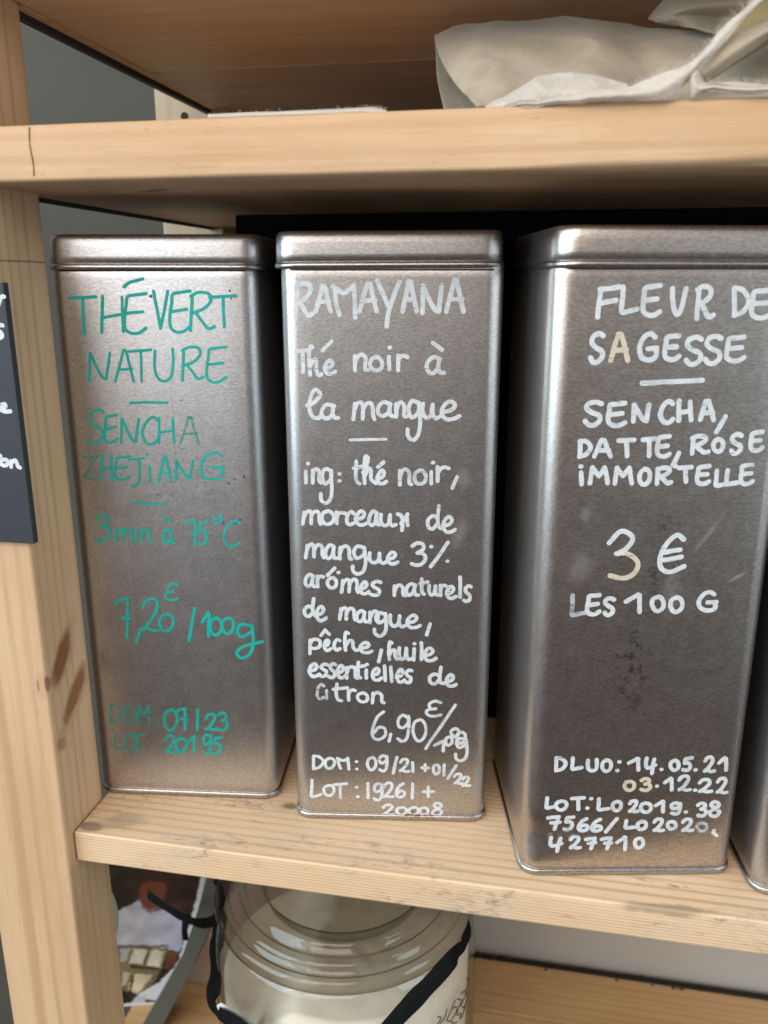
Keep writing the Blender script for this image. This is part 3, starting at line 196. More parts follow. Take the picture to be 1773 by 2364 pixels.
def tin_mat(name, base=(.50, .485, .475), rough=.36, seed=0, tarnish=.2, spots=(), smudges=(), streaks=()):
    t = NT(name); P = t.pos(True); P = t.mapping(P, loc=(seed, seed*.7, 0)) if seed else P; P0 = t.pos(True)
    fleck = t.noise(t.mapping(P, sc=(.35, 1, 1)), 1700, 3, .65)
    cloud = t.noise(P, 14, 5, .6)
    mid = t.noise(P, 160, 4, .6)
    col = t.mix(t.ramp(cloud, .3, .8, 0, tarnish), rgb(*base), rgb(base[0]*.78, base[1]*.74, base[2]*.70))
    col = t.mix(t.ramp(fleck, .36, .64), t.mix(.5, col, rgb(base[0]*.66, base[1]*.65, base[2]*.65)), t.mix(.26, col, rgb(.84, .83, .82)))
    dots = t.noise(P, 900, 3, .65)
    col = t.mix(t.ramp(dots, .70, .80, 0, .4), col, rgb(.13, .10, .09))
    w = t.noise(P0, 300, 4, .7)
    for c, rad, amt in spots:
        mk = t.math('MULTIPLY', t.blob(P0, c, rad, soft=(1.1, .2)), t.ramp(w, .50, .62)); col = t.mix(t.math('MULTIPLY', mk, amt), col, rgb(.035, .028, .025))
    ro = t.ramp(mid, .3, .7, rough+.01, rough+.035)
    for c, rad, rot, amt, sc_ in smudges:
        mk = t.math('MULTIPLY', t.blob(P0, c, rad, rot=rot, soft=(1.1, .2), warp=t.math('MULTIPLY_ADD', t.math('SUBTRACT', mid, .5), .8, .5)), amt); col = t.mix(mk, col, rgb(*sc_)); ro = t.math('ADD', ro, t.math('MULTIPLY', mk, .25))
    t.link(col, t.b.inputs['Base Color']); t.link(ro, t.b.inputs['Roughness']); t.b.inputs['Metallic'].default_value = 1
    scr = t.noise(t.mapping(P0, sc=(9, 1, .25), rot=(0, .12, 0)), 60, 2, .5); col = t.mix(t.ramp(scr, .70, .74, 0, .35), col, rgb(.30, .28, .27)); scr2 = t.noise(t.mapping(P0, sc=(9, 1, .3), rot=(0, -.9, 0), loc=(seed+1, 0, 0)), 50, 2, .5); col = t.mix(t.ramp(scr2, .72, .76, 0, .3), col, rgb(.72, .70, .68)); t.link(col, t.b.inputs['Base Color'])
    lowb = t.noise(P, 22, 2, .4)
    t.bump(t.math('ADD', t.math('MULTIPLY', fleck, 1.0), t.math('MULTIPLY', lowb, 2.0)), .35, .00012)
    return t.m
def paint(name, col, a0=.84, a1=1., wear=.68, scratch=.6, rough=.55):
    t = NT(name); P = t.pos(True)
    n = t.noise(P, 420, 4, .6); sc_ = t.noise(t.mapping(P, sc=(1, 1, 5), rot=(0, .6, 0)), 160, 3, .6)
    big = t.noise(P, 60, 3, .5)
    al = t.ramp(n, .25, .6, a0, a1); al = t.math('MULTIPLY', al, t.ramp(sc_, wear, wear-.04, 1-scratch, 1)); al = t.math('MULTIPLY', al, t.ramp(big, .28, .5, .74, 1))
    c = t.mix(t.noise(P, 240, 4), [x*.86 for x in col]+[1], [min(1, x*1.08) for x in col]+[1])
    t.link(c, t.b.inputs['Base Color']); t.link(al, t.b.inputs['Alpha']); t.b.inputs['Roughness'].default_value = rough; t.b.inputs['Specular IOR Level'].default_value = .2
    return t.m
def cloth_mat(name, col, col2):
    t = NT(name); P = t.pos()
    wv = t.math('MULTIPLY', t.math('SINE', t.math('MULTIPLY', t.sep(P)[0], 7500)), .5); wz = t.math('MULTIPLY', t.math('SINE', t.math('MULTIPLY', t.math('ADD', t.sep(P)[2], t.math('MULTIPLY', t.sep(P)[1], .6)), 7500)), .5)
    n = t.noise(P, 45, 4, .6); f = t.noise(P, 900, 3, .6)
    c = t.mix(t.ramp(n, .35, .68), rgb(*col), rgb(*col2)); c = t.mix(t.ramp(f, .3, .7, 0, .18), c, rgb(.35, .30, .24))
    t.link(c, t.b.inputs['Base Color']); t.b.inputs['Roughness'].default_value = .95; t.b.inputs['Specular IOR Level'].default_value = .1
    t.b.inputs['Sheen Weight'].default_value = .3
    tl = t.new('ShaderNodeBsdfTranslucent'); t.link(c, tl.inputs[0]); mx = t.new('ShaderNodeMixShader'); mx.inputs[0].default_value = .3; t.link(t.b.outputs[0], mx.inputs[1]); t.link(tl.outputs[0], mx.inputs[2]); t.link(mx.outputs[0], t.out.inputs[0])
    t.bump(t.math('ADD', t.math('MULTIPLY', t.math('ADD', wv, wz), .25), t.math('MULTIPLY', f, 2.5)), .45, .00018); return t.m
KNOT = [((-.2177, .0070, .0905), (.004, .0062, .0140), (.62, 0, 0), (.20, .070, .020), .95),
        ((-.2177, .0125, .0655), (.004, .0054, .0200), (-.82+.0, 0, 0), (.24, .090, .028), .9),
        ((-.2177, .0005, .0495), (.004, .004, .004), (0, 0, 0), (.26, .10, .035), .6),
        ((-.2223, -.006, .0825), (.0007, .004, .0035), (0, 0, 0), (.30, .13, .05), .9),
        ((-.2180, -.006, .0835), (.0011, .004, .0050), (0, 0, 0), (.20, .07, .07), .8)]
KNOT.append(((-.2177, .010, .092), (.004, .0085, .020), (-.62, 0, 0), (.40, .21, .11), .55)); KNOT.append(((-.2177, .013, .064), (.004, .008, .024), (-.82, 0, 0), (.42, .22, .12), .5)); KNOT.append(((-.2205, -.006, .083), (.004, .004, .009), (0, 0, 0), (.46, .28, .16), .5)); KNOT = KNOT[5:]+KNOT[:5]; 
KNOT[3] = (KNOT[3][0], KNOT[3][1], (-.62, 0, 0))+KNOT[3][3:]
PINE_POST = wood('pine_post', 'z', pith=(-.250, .050), freq=1500, wobble=.006, light=(.62, .40, .235), dark=(.44, .25, .125), line=.7, stains=KNOT, seed=1, joint=.2714)
SMUT = [((-.2100, .0055, .0), (.008, .004, .004), (0, 0, 0), (.17, .12, .08), .7), ((-.198, .012, .0), (.014, .007, .004), (0, 0, .3), (.30, .23, .17), .5),
        ((.062, -.0, .0), (.026, .004, .004), (0, 0, .1), (.20, .14, .08), .6), ((-.118, .040, 0), (.006, .004, .004), (0, 0, 0), (.08, .05, .035), .7)]
PINE_LOW = wood('pine_lower_board', 'x', pith=(-.05, -.22), freq=3900, wobble=.0012, light=(.78, .56, .37), dark=(.54, .33, .17), line=.85, stains=SMUT, grime=1.0, seed=2, blotch=.35)
PINE_UP = wood('pine_upper_board', 'x', pith=(-.030, .275), freq=700, wobble=.012, light=(.69, .455, .275), dark=(.52, .29, .14), line=.7, seed=3, blotch=.8, grime=.3,
               stains=[((-.161, .024, .2990), (.010, .004, .004), (0, 0, -.4), (.10, .09, .12), .7), ((.045, -.010, .311), (.05, .01, .007), (0, .05, 0), (.56, .33, .17), .5)])
PINE_TOP = wood('pine_top_board', 'x', pith=(.10, .50), freq=1500, wobble=.01, light=(.74, .54, .36), dark=(.58, .38, .22), line=.45, seed=5)
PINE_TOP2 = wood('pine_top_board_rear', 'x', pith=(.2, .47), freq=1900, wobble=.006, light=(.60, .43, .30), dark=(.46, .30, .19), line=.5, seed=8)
PINE_FLOOR = wood('pine_bottom_board', 'x', pith=(.1, -.5), freq=1700, wobble=.006, light=(.62, .39, .19), dark=(.44, .24, .10), line=.5, seed=6, stains=[((.045, .215, -.30), (.006, .003, .003), (0, 0, 0), (.10, .06, .04), .9)])
DARKSTRIP = plain('near_black_strip', (.02, .02, .018), .6)  # near-black, for the strips at the board ends and the tin seams
PLASTER = plain('wall_plaster', (.46, .43, .39), .9, var=.10, vs=9)
GREYMETAL = plain('grey_metal', (.10, .097, .082), .6, .3)
BEAD = tin_mat('tin_rim_metal', (.42, .40, .39), .30, 3)
T1 = tin_mat('tin_brushed_teal_lettered', (.61, .60, .60), .34, .0, .15, spots=[((.012, -.047, .17), (.03, .02, .05), .18)], smudges=[((-.0215, -.047, .13), (.0004, .01, .09), (0, .0, 0), .5, (.25, .23, .22))])
T2 = tin_mat('tin_brushed_white_lettered', (.58, .565, .56), .33, 1.3, .18, smudges=[((.031, -.047, .152), (.004, .01, .010), (0, .3, 0), .35, (.55, .50, .42)), ((.0325, -.047, .178), (.004, .01, .006), (0, 0, 0), .25, (.6, .56, .5))])
T3 = tin_mat('tin_brushed_worn', (.60, .535, .49), .33, 2.6, .25, spots=[((-.006, -.047, .105), (.013, .02, .028), .6), ((.004, -.047, .148), (.012, .02, .012), .5), ((.006, -.047, .168), (.01, .02, .01), .4)],
             smudges=[((-.031, -.047, .150), (.007, .02, .010), (0, .5, 0), .3, (.60, .60, .60)), ((.008, -.047, .139), (.005, .02, .014), (0, 0, 0), .28, (.6, .56, .55)), ((.020, -.047, .163), (.0015, .02, .012), (0, .6, 0), .3, (.6, .57, .55)), ((.034, -.047, .145), (.0012, .02, .005), (0, 1.0, 0), .5, (.7, .6, .58)), ((-.030, -.047, .172), (.003, .02, .004), (0, 0, 0), .3, (.6, .6, .6))])
PAINTS = dict(white=paint('white_paint_marker', (.66, .67, .685), .80, 1., .68, .6), fade=paint('white_paint_marker_worn', (.56, .57, .575), .15, .85, .62, .8),
              ochre=paint('stained_paint_marker', (.64, .55, .42)), teal=paint('teal_marker', (.014, .40, .335), .92, 1., .8, .3, .45),
              tealfade=paint('teal_marker_faded', (.025, .35, .30), .2, .62, .6, .6), tealsoft=paint('teal_marker_soft', (.016, .38, .32), .6, .95, .7, .5))
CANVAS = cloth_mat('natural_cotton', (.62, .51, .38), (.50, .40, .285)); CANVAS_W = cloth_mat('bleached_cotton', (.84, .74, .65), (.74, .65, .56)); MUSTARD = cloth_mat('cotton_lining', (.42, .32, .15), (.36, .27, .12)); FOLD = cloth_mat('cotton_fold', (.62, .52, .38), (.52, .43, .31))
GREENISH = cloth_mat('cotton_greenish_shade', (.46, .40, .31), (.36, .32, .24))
# ---------------------------------------------------------------- setting: wall
w = obj('wall', box(-1.6, 1.6, .285, .36, -1.0, 1.4, 0), PLASTER); w['kind'] = 'structure'
w = obj('wall_panel', box(-1.6, -.2640, .2785, .2845, -.9, 1.2, .001), plain('grey_green_panel', (.062, .054, .040), .8, var=.4, vs=7)); w['kind'] = 'structure'
# ---------------------------------------------------------------- shelf unit
SU = empty('shelf_unit', (0, 0, -.318), label='pale pine shelving unit carrying the row of metal tea tins', cat='shelf')
BO = SU.location
def part(name, bm, mat, parent=SU, **kw):
    off = BO if parent is SU else Vector((0, 0, 0))
    if parent is not SU and parent.parent is SU: off = BO
    return obj(name, shift(bm, off), mat, parent, **kw)
post_bm = box(-.2625, -.2177, -.006, .0295, -.62, .62, .0012, 3)
part('post', post_bm, PINE_POST, label='front upright of the shelving with a dark knot')
bp = part('post', box(-.2625, -.2177, .245, .277, -.62, .62, .002), wood('pine_rear_post', 'z', pith=(-.24, .3), freq=1300, wobble=.006, light=(.46, .34, .22), dark=(.34, .22, .13), line=.5, seed=12), label='rear upright of the shelving')
def disc(c, r, n=16):
    bm = bmesh.new(); vs = [bm.verts.new((c[0]+r*math.cos(2*math.pi*k/n), c[1], c[2]+r*math.sin(2*math.pi*k/n))) for k in range(n)]; bm.faces.new(vs)
    ex = bmesh.ops.extrude_face_region(bm, geom=bm.faces[:]); bmesh.ops.translate(bm, verts=[v for v in ex['geom'] if isinstance(v, bmesh.types.BMVert)], vec=(0, .003, 0)); return bm
part('peg_hole', disc((-.2415, .2446, .3690), .0026), plain('peg_hole_dark', (.03, .015, .01), .9), bp)
def board(z0, z1, yf, mats, x0=-.2174, x1=.62, name='shelf_board', split=.145, label=None, bev=.0016):
    b = part(name, box(x0, x1, yf, split-.00015, z0, z1, bev), mats[0]); 
    if label: b['label'] = label
    part('plank', box(x0, x1, split+.00015, .272, z0, z1, .0006), mats[1], b); return b
lb = board(-.0172, 0, 0, (PINE_LOW, PINE_LOW), label='lower pine board under the tins, grimy top')
ub = board(.2992, .3195, -.0062, (PINE_UP, PINE_UP), label='upper pine board with a planed front edge', bev=.0004)
part('plank', box(-.2262, -.2176, .0305, .27, .2994, .3193, .0003), PINE_UP, ub)
part('edge_strip', box(-.2285, -.2264, .0305, .268, .2975, .3190, .0003), DARKSTRIP, ub)
# front lamella of the upper board: waney lower arris, scored near the post
def lamella():
    bm = bmesh.new(); prev = None; N = 160
    for i in range(N+1):
        x = -.36+.98*i/N
        t = max(0., (x+.03)/.13); ch = .0012+.0030*min(1, t)**1.3+.0005*noise.noise(Vector((x*30, 0, 0))); 
        f = -.0104+.00025*noise.noise(Vector((x*18, 3, 0))); zb = .2993; zt = .3196+.0001*noise.noise(Vector((x*50, 7, 0)))
        pr = [(-.0062, zt-.0001), (f+.0012, zt), (f+.0003, zt-.0004), (f, zt-.0013), (f, zb+ch+.0006), (f+.0003, zb+ch*.7), (f+.0007+.35*ch, zb+.35*ch), (f+.0012+ch*.9, zb+.00005), (-.0062, zb)]
        pr = [(min(y, -.0063) if k else y, z) for k, (y, z) in enumerate(pr)]
        ring = [bm.verts.new((x, y, z)) for y, z in pr]
        if prev:
            for k in range(len(ring)): bm.faces.new((prev[k], prev[(k+1) % 9], ring[(k+1) % 9], ring[k]))
        else: bm.faces.new(ring)
        prev = ring
    bm.faces.new(prev[::-1]); bmesh.ops.recalc_face_normals(bm, faces=bm.faces); return bm
part('front_edging', lamella(), PINE_UP, ub, smooth=True)
part('score_mark', tube([Vector((-.1941+.0003*math.sin(k*.9), -.01045, .3015+.0172*k/8)) for k in range(9)], .00022, 6), plain('score_dark', (.25, .14, .07), .9), ub)
tb = board(.372, .390, -.010, (PINE_TOP, PINE_TOP2), label='topmost pine board, only its underside in view')
part('plank', box(-.40, -.2176, -.010, -.0063, .372, .39, .0003), PINE_TOP, tb)
part('plank', box(-.2226, -.2176, .0305, .27, .3721, .3898, .0003), PINE_TOP, tb)
part('edge_strip', box(-.2262, -.2228, .0305, .268, .3695, .3895, .0003), DARKSTRIP, tb)
fb = board(-.318, -.300, 0, (PINE_FLOOR, PINE_FLOOR), split=.2195, label='bottom pine board under the glass jar')
part('plank', box(-.30, -.2632, .0, .27, -.318, -.3002, .0006), PINE_FLOOR, fb)
part('plank', box(-.2630, -.2176, .0305, .2440, -.318, -.3002, .0006), PINE_FLOOR, fb)
db = obj('added_shade_board', box(-.174, .60, .150, .156, .0004, .2990, .0008), plain('black_shade_board', (.006, .0055, .005), .95, **{'Specular IOR Level': .05}))  # added black sheet, stands in for the deep shade behind and between the tins
db['label'] = 'added black board standing in for the deep shade behind the row of tins'; db['category'] = 'board'
part('added_shade_panel', box(-.2170, .62, .2722, .2752, .3200, .3717, 0), plain('brown_shade_panel', (.10, .065, .045), .9), SU)  # added dark sheet standing in for shade at the rear of the upper compartment
# black crumbs and dust along the rear edge of the bottom board
bm = bmesh.new(); rnd = random.Random(3)
for k in range(70):
    x = -.2+.55*rnd.random(); r = rnd.uniform(.0006, .0016)*(1.5 if x < .02 else .8)
    mt = Matrix.Translation((x, .2715+rnd.uniform(-.002, .006), -.300+r*.4)) @ Matrix.Diagonal((1.8, 1, .8, 1))
    bmesh.ops.create_icosphere(bm, subdivisions=1, radius=r, matrix=mt)
m_ = box(-.2, .5, .2725, .2785, -.306, -.3008, 0); me = bpy.data.meshes.new('t'); m_.to_mesh(me); m_.free(); bm.from_mesh(me); bpy.data.meshes.remove(me)
o = obj('dust_line', bm, plain('black_dust', (.02, .016, .014), 1), None, True); o['kind'] = 'stuff'; o['label'] = 'black crumbs gathered along the rear edge of the bottom board'
# ---------------------------------------------------------------- tins
def rsq(h, r, n=8, sub=10):
    out = []
    for cx, cy, a0 in ((h-r, -(h-r), -90), (h-r, h-r, 0), (-(h-r), h-r, 90), (-(h-r), -(h-r), 180)):
        for k in range(n+1):
            a = math.radians(a0+90*k/n); out.append((cx+r*math.cos(a), cy+r*math.sin(a)))
        nx = {(-90): (h, h-r), 0: (-(h-r), h), 90: (-h, -(h-r)), 180: (h-r, -h)}[a0]
        p = out[-1]
        q = {(-90): (h, h-r), 0: (-(h-r), h), 90: (-h, -(h-r)), 180: (h-r, -h)}[a0]
        for k in range(1, sub): out.append((p[0]+(q[0]-p[0])*k/sub, p[1]+(q[1]-p[1])*k/sub))
    return out
def loft(prof, r=.0086, deform=None, cap0=False, cap1=False, n=8, sub=10, sc_=1.):
    bm = bmesh.new(); rings = []
    for h, z in prof:
        h *= sc_; rr = max(.001, r-(.0490-h)*.9); ring = []
        for x, y in rsq(h, rr, n, sub):
            p = Vector((x, y, z))
            if deform: p += deform(p)
            ring.append(bm.verts.new(p))
        rings.append(ring)
    m_ = len(rings[0])
    for a, b in zip(rings, rings[1:]):
        for k in range(m_): bm.faces.new((a[k], a[(k+1) % m_], b[(k+1) % m_], b[k]))
    if cap0: bm.faces.new(rings[0][::-1])
    if cap1: bm.faces.new(rings[-1])
    bmesh.ops.recalc_face_normals(bm, faces=bm.faces); return bm
SCALE = {1: .985, 2: .985, 3: 1., 4: 1.}
def make_tin(k, x, y, rz, mat, label, dent=False, lidmat=None):
    t = empty('tea_tin', (x, y, 0), rz, label, 'tin', 'square metal tea tins on the shelf')
    SC = SCALE[k]
    def df(p):
        w = .00008*noise.noise(Vector((p.x*14+k*5, p.y*14, p.z*7)))
        d = Vector((0, w, 0)) if p.y < 0 else Vector((0, 0, 0))
        if dent and p.y < 0:
            d += Vector((.0011, .0016, 0))*math.exp(-((p.x+.043)/.010)**2-((p.z-.020)/.007)**2)
            d += Vector((0, .0006, 0))*math.exp(-((p.x+.020)/.03)**2-((p.z-.014-(p.x+.04)*.35)/.005)**2)
        return d
    zs = [.0034+(.2690-.0034)*i/56 for i in range(57)]
    obj('body', loft([(.0479, .0030), (.0485, .0040)]+[(.0485, z) for z in zs[1:]]+[(.0481, .2700)], deform=df, sc_=SC), mat, t, True)
    obj('base_rim', loft([(.0477, .0036), (.0489, .0034), (.0493, .0026), (.0494, .0014), (.0490, .0004), (.0477, 0)], .0088, cap1=True, sc_=SC), BEAD, t, True)
    lid = obj('lid', loft([(.0487, .2700), (.0492, .2702), (.0492, .2740), (.0491, .2780), (.0489, .2808), (.0484, .2821), (.0476, .2829), (.0465, .2831), (.0455, .2827), (.030, .2826)], .0090, cap1=True, sc_=SC), lidmat or mat, t, True)
    obj('rolled_edge', loft([(.0485, .2704), (.0494, .2706), (.0499, .2700), (.0501, .2692), (.0499, .2684), (.0494, .2679), (.0485, .2681)], .0094, sc_=SC), BEAD, lid, True)
    lid.rotation_euler = (math.radians((.12, -.1, .2, .1)[k-1]), math.radians((.15, -.25, .1, .2)[k-1]), math.radians((.3, -.25, .35, 0)[k-1])); lid.location.z = (0, .0003, -.0001, 0)[k-1]
    obj('seam', loft([(.0486, .2681), (.0486, .2673)], .0090, sc_=SC), DARKSTRIP, t)
    return t
TU = {1: .0385, 2: .0418, 3: .0412}
def tin_at(f):
    a = math.radians(f[2]); e = Vector((math.cos(a), math.sin(a), 0)); n = Vector((e.y, -e.x, 0))
    i_ = FACES.index(f)+1; c = Vector((f[0], f[1], 0))+e*TU[i_]-n*(.0493*SCALE[i_]); return c.x, c.y, a
TL = ['silvery square tea tin with teal handwriting reading THÉ VERT NATURE, beside the wooden post',
      'silvery square tea tin with white handwriting reading RAMAYANA, between two other tins',
      'silvery square tea tin with bold white handwriting reading FLEUR DE SAGESSE',
      'silvery square tea tin without visible writing, cut off by the right edge']
tins = {}
for k in (1, 2, 3):
    x, y, a = tin_at(FACES[k-1]); tins[k] = make_tin(k, x, y, a, (T1, T2, T3)[k-1], TL[k-1], dent=(k == 3))
bm = bmesh.new(); rnd = random.Random(9)
for k in range(16):
    x = .008+.028*rnd.random()*rnd.random(); z = .0036+.0006*rnd.random(); r = rnd.uniform(.0003, .0008)
    bm.faces.new([bm.verts.new((x+r*1.6*math.cos(a*math.pi/3.5), -.0485*.985-.0011, z+r*.6*math.sin(a*math.pi/3.5))) for a in range(7)])
o = obj('rust_specks', bm, plain('rust', (.16, .06, .03), .9), tins[2]); o['kind'] = 'stuff'
make_tin(4, .1470, .0700, math.radians(6), T2, TL[3])
def strokes_mesh(strokes, w, y0, k=1e-4, dy=7e-6, jig=.06):
    bm = bmesh.new()
    for si, st in enumerate(strokes):
        kind, v = st[0], st[1:]; pts = [Vector((v[i]*k, v[i+1]*k, 0)) for i in range(0, len(v), 2)]
        if kind == 'c' and len(pts) > 2: pls = [curve(pts, 6)]
        else: pls = [[pts[i]+(pts[i+1]-pts[i])*j/6 for j in range(7)] for i in range(len(pts)-1)]
        for pi, q in enumerate(pls):
            base = y0-dy*((si*3+pi) % 9); sd = random.random()*50
            clean = [q[0]]
            for p in q[1:]:
                if (p-clean[-1]).length > w*.12: clean.append(p)
            if len(clean) < 2: clean = [q[0], q[0]+Vector((w*.15, 0, 0))]
            q = clean; L_, R_ = [], []; n = len(q)
            for i, p in enumerate(q):
                t = (q[min(i+1, n-1)]-q[max(i-1, 0)]).normalized(); nn = Vector((-t.y, t.x, 0))
                h = w*.5*(1+jig*2.2*noise.noise(Vector((p.x*700, p.y*700, sd)))); yy = base-i*1.5e-7
                jx = Vector((noise.noise(Vector((p.x*160, p.y*160, sd))), noise.noise(Vector((p.x*160, p.y*160, sd+9))), 0))*w*.16
                a, b = p+jx+nn*h, p+jx-nn*h
                L_.append(bm.verts.new((a.x, yy, a.y))); R_.append(bm.verts.new((b.x, yy, b.y)))
            for i in range(n-1): bm.faces.new((L_[i], R_[i], R_[i+1], L_[i+1]))
            for e_, sg in ((0, -1), (n-1, 1)):
                a, b = L_[e_].co, R_[e_].co; c = (a+b)/2; ra = (a-b)/2; t = (q[min(e_+1, n-1)]-q[max(e_-1, 0)]).normalized()*sg
                fan = [bm.verts.new(c+ra*math.cos(th)+Vector((t.x, 0, t.y))*ra.length*math.sin(th)) for th in [math.pi*j/6 for j in range(1, 6)]]
                bm.faces.new([L_[e_]]+fan+[R_[e_]])
    for f in bm.faces:
        f.normal_update()
        if f.normal.y > 0: f.normal_flip()
    return bm
for tin, col, w, title, st in TEXT:
    st2 = [[s[0]]+[v-TU[tin]*1e4 if i % 2 == 0 else v for i, v in enumerate(s[1:])] for s in st]
    o = obj('handwriting', strokes_mesh(st2, w*(1.06 if tin == 2 else 1.02)*1e-5, -.0485*SCALE[tin]-.00013), PAINTS[col], tins[tin])
    o['label'] = ('faded ' if 'fade' in col else '')+{'w': 'white', 'f': 'white', 'o': 'yellowed', 't': 'teal'}[col[0]]+' handwriting: '+title
# small ink specks on the teal lettered tin
bm = bmesh.new(); rnd = random.Random(5)
for x, z, r in [(-.003, .2565, .0007), (.0330, .2590, .0006), (.0335, .2555, .0004), (.008, .210, .0004), (.031, .173, .0005), (.028, .171, .0006), (.0245, .1515, .0006), (.0262, .1495, .0007), (.0305, .1515, .0005), (.0325, .1535, .0006), (.0355, .1745, .0007), (.010, .101, .0005), (-.0065, .165, .0005)]:
    vs = [bm.verts.new((.0025+x+r*math.cos(a*math.pi/4)*(.6+.8*rnd.random()), -.0485*.985-.00013, z+r*math.sin(a*math.pi/4)*(.6+.8*rnd.random()))) for a in range(8)]; bm.faces.new(vs)
o = obj('ink_specks', bm, plain('violet_ink', (.06, .05, .22), .6), tins[1]); o['kind'] = 'stuff'
# ---------------------------------------------------------------- cotton bag and cloth on the upper board
BG = empty('cotton_bag', (.10, .02, .3196), label='crumpled cream cotton bag folded on the upper board at right', cat='bag')
def bp_(name, key, mat, **kw):
    bm = sheet(BAG[key], **kw); o = obj(name, shift(bm, BG.location), mat, BG, True); return o
bp_('front_panel', 'panel', CANVAS, wr=.0016, ws=38, seed=1)
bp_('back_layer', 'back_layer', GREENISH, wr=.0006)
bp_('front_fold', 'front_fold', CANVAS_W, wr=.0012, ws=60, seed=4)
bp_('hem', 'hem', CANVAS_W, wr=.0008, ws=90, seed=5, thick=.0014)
bp_('hem', 'hem_right', CANVAS_W, wr=.0006, ws=90, seed=6, thick=.0014)
bp_('inner_fold', 'lining', FOLD, wr=.0005, seed=7)
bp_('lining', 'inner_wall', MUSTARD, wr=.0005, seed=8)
bp_('rear_fold', 'back_fold', CANVAS, wr=.0012, ws=40, seed=9)
def fuzz(pts, n, ln, seed, r=.00004):
    rn = random.Random(seed); bm = bmesh.new(); C_ = curve(pts, 12)
    for i in range(n):
        p = C_[rn.randrange(len(C_))]+Vector((rn.uniform(-.0008, .0008), rn.uniform(-.0006, .0006), rn.uniform(-.0002, .0003)))
        d = Vector((rn.uniform(-.9, .9), rn.uniform(-.6, .4), rn.uniform(.3, 1))).normalized()*ln*rn.uniform(.4, 1.2); q = p+d*.5+Vector((rn.uniform(-1, 1), 0, 0))*ln*.2; e_ = p+d
        b2 = tube([p, q, e_], r, 3, cap=False); me = bpy.data.meshes.new('t'); b2.to_mesh(me); b2.free(); bm.from_mesh(me); bpy.data.meshes.remove(me)
    return bm
fz = obj('lint', shift(fuzz(BAG['hem'][0], 420, .0022, 2), BG.location), CANVAS_W, BG); fz['kind'] = 'stuff'
fz = obj('lint', shift(fuzz(BAG['hem_right'][0], 160, .0018, 3), BG.location), CANVAS_W, BG); fz['kind'] = 'stuff'
CL = empty('folded_cloth', (-.09, .01, .3196), label='thin white folded cloth lying flat near the front of the upper board', cat='cloth')
obj('cloth_layer', shift(sheet(CLOTH, nu=8, nv=5, wr=.0003, ws=90, thick=.0012), CL.location), CANVAS_W, CL, True)
fz = obj('lint', shift(fuzz(CLOTH[0], 90, .0011, 4), CL.location), CANVAS_W, CL); fz['kind'] = 'stuff'
# ---------------------------------------------------------------- slate sign on the post
SG = empty('chalk_sign', (-.25, -.0065, .1531), label='dark slate sign with white handwriting fixed to the front of the post', cat='sign')
obj('slate_panel', shift(box(-.285, -.2129, -.0098, -.0064, .1531, .2625, .0004, 2), SG.location), plain('slate_black', (.019, .021, .025), .62, var=.15, vs=200), SG)
st = [['c']+[c for p in s for c in (p[0]*1e4, p[1]*1e4)] for s in SLATE]
o = obj('handwriting', shift(strokes_mesh(st, .00175, -.00985), SG.location), PAINTS['white'], SG)
# ---------------------------------------------------------------- things under the lower board
JX, JY = -.100, .086
JR = empty('glass_jar', (JX, JY, -.2998), label='large round glass storage jar with a domed lid under the lower board', cat='jar')
def glass(name, col, edge, rough=.04, f=1.45):
    t = NT(name); n = t.n; P = t.pos(True)
    lw = t.new('ShaderNodeLayerWeight'); lw.inputs[0].default_value = .35; lf = t.new('ShaderNodeLayerWeight'); lf.inputs[0].default_value = .5; fr = t.new('ShaderNodeMath', operation='MULTIPLY_ADD'); t.link(t.math('POWER', lf.outputs['Facing'], 4.2), fr.inputs[0]); fr.inputs[1].default_value = .85; fr.inputs[2].default_value = .026*f
    bp = t.new('ShaderNodeBump'); bp.inputs['Strength'].default_value = .25; bp.inputs['Distance'].default_value = .0008; t.link(t.noise(P, 70, 3), bp.inputs['Height'])
    t.link(bp.outputs[0], lf.inputs['Normal'])
    tr = t.new('ShaderNodeBsdfTransparent'); t.link(t.mix(t.ramp(lw.outputs['Facing'], .25, .95), rgb(*col), rgb(*edge)), tr.inputs[0])
    gl = t.new('ShaderNodeBsdfGlossy'); gl.inputs['Roughness'].default_value = rough; t.link(bp.outputs[0], gl.inputs['Normal'])
    mx = t.new('ShaderNodeMixShader'); t.link(fr.outputs[0], mx.inputs[0]); t.link(tr.outputs[0], mx.inputs[1]); t.link(gl.outputs[0], mx.inputs[2]); t.link(mx.outputs[0], t.out.inputs[0])
    t.t.nodes.remove(t.b); return t.m
GL = glass('thick_glass', (.96, .96, .94), (.62, .64, .60)); GL2 = glass('lid_glass', (.82, .81, .77), (.12, .13, .12), .05, 1.6)
zb = .2998
def jz(l): return [(r, z+zb) for r, z in l]
obj('body', lathe(jz([(0, -.2996), (.070, -.2996), (.0755, -.297), (.078, -.290), (.0785, -.15), (.078, -.115), (.0760, -.103), (.0725, -.096), (.0715, -.092), (.0690, -.0915)])), GL, JR, True)
obj('lid', lathe(jz([(0, -.0880), (.040, -.0880), (.0670, -.0890), (.0735, -.0895), (.0760, -.0870), (.0768, -.0835), (.0755, -.0800), (.0735, -.0790), (.0715, -.0798), (.0706, -.0820), (.0694, -.0822), (.0686, -.0775), (.0670, -.0752), (.0640, -.0748), (.0622, -.0760), (.0612, -.0785), (.0596, -.0785), (.0586, -.0735), (.0565, -.0716), (.0520, -.0712), (.0492, -.0724), (.0476, -.0765), (.0466, -.0815), (.0440, -.0826), (.0400, -.0815), (.020, -.0815), (.0110, -.0800), (.0090, -.0720), (.0120, -.0630), (.0145, -.0570), (.0100, -.0520), (0, -.0510)])), GL2, JR, True)
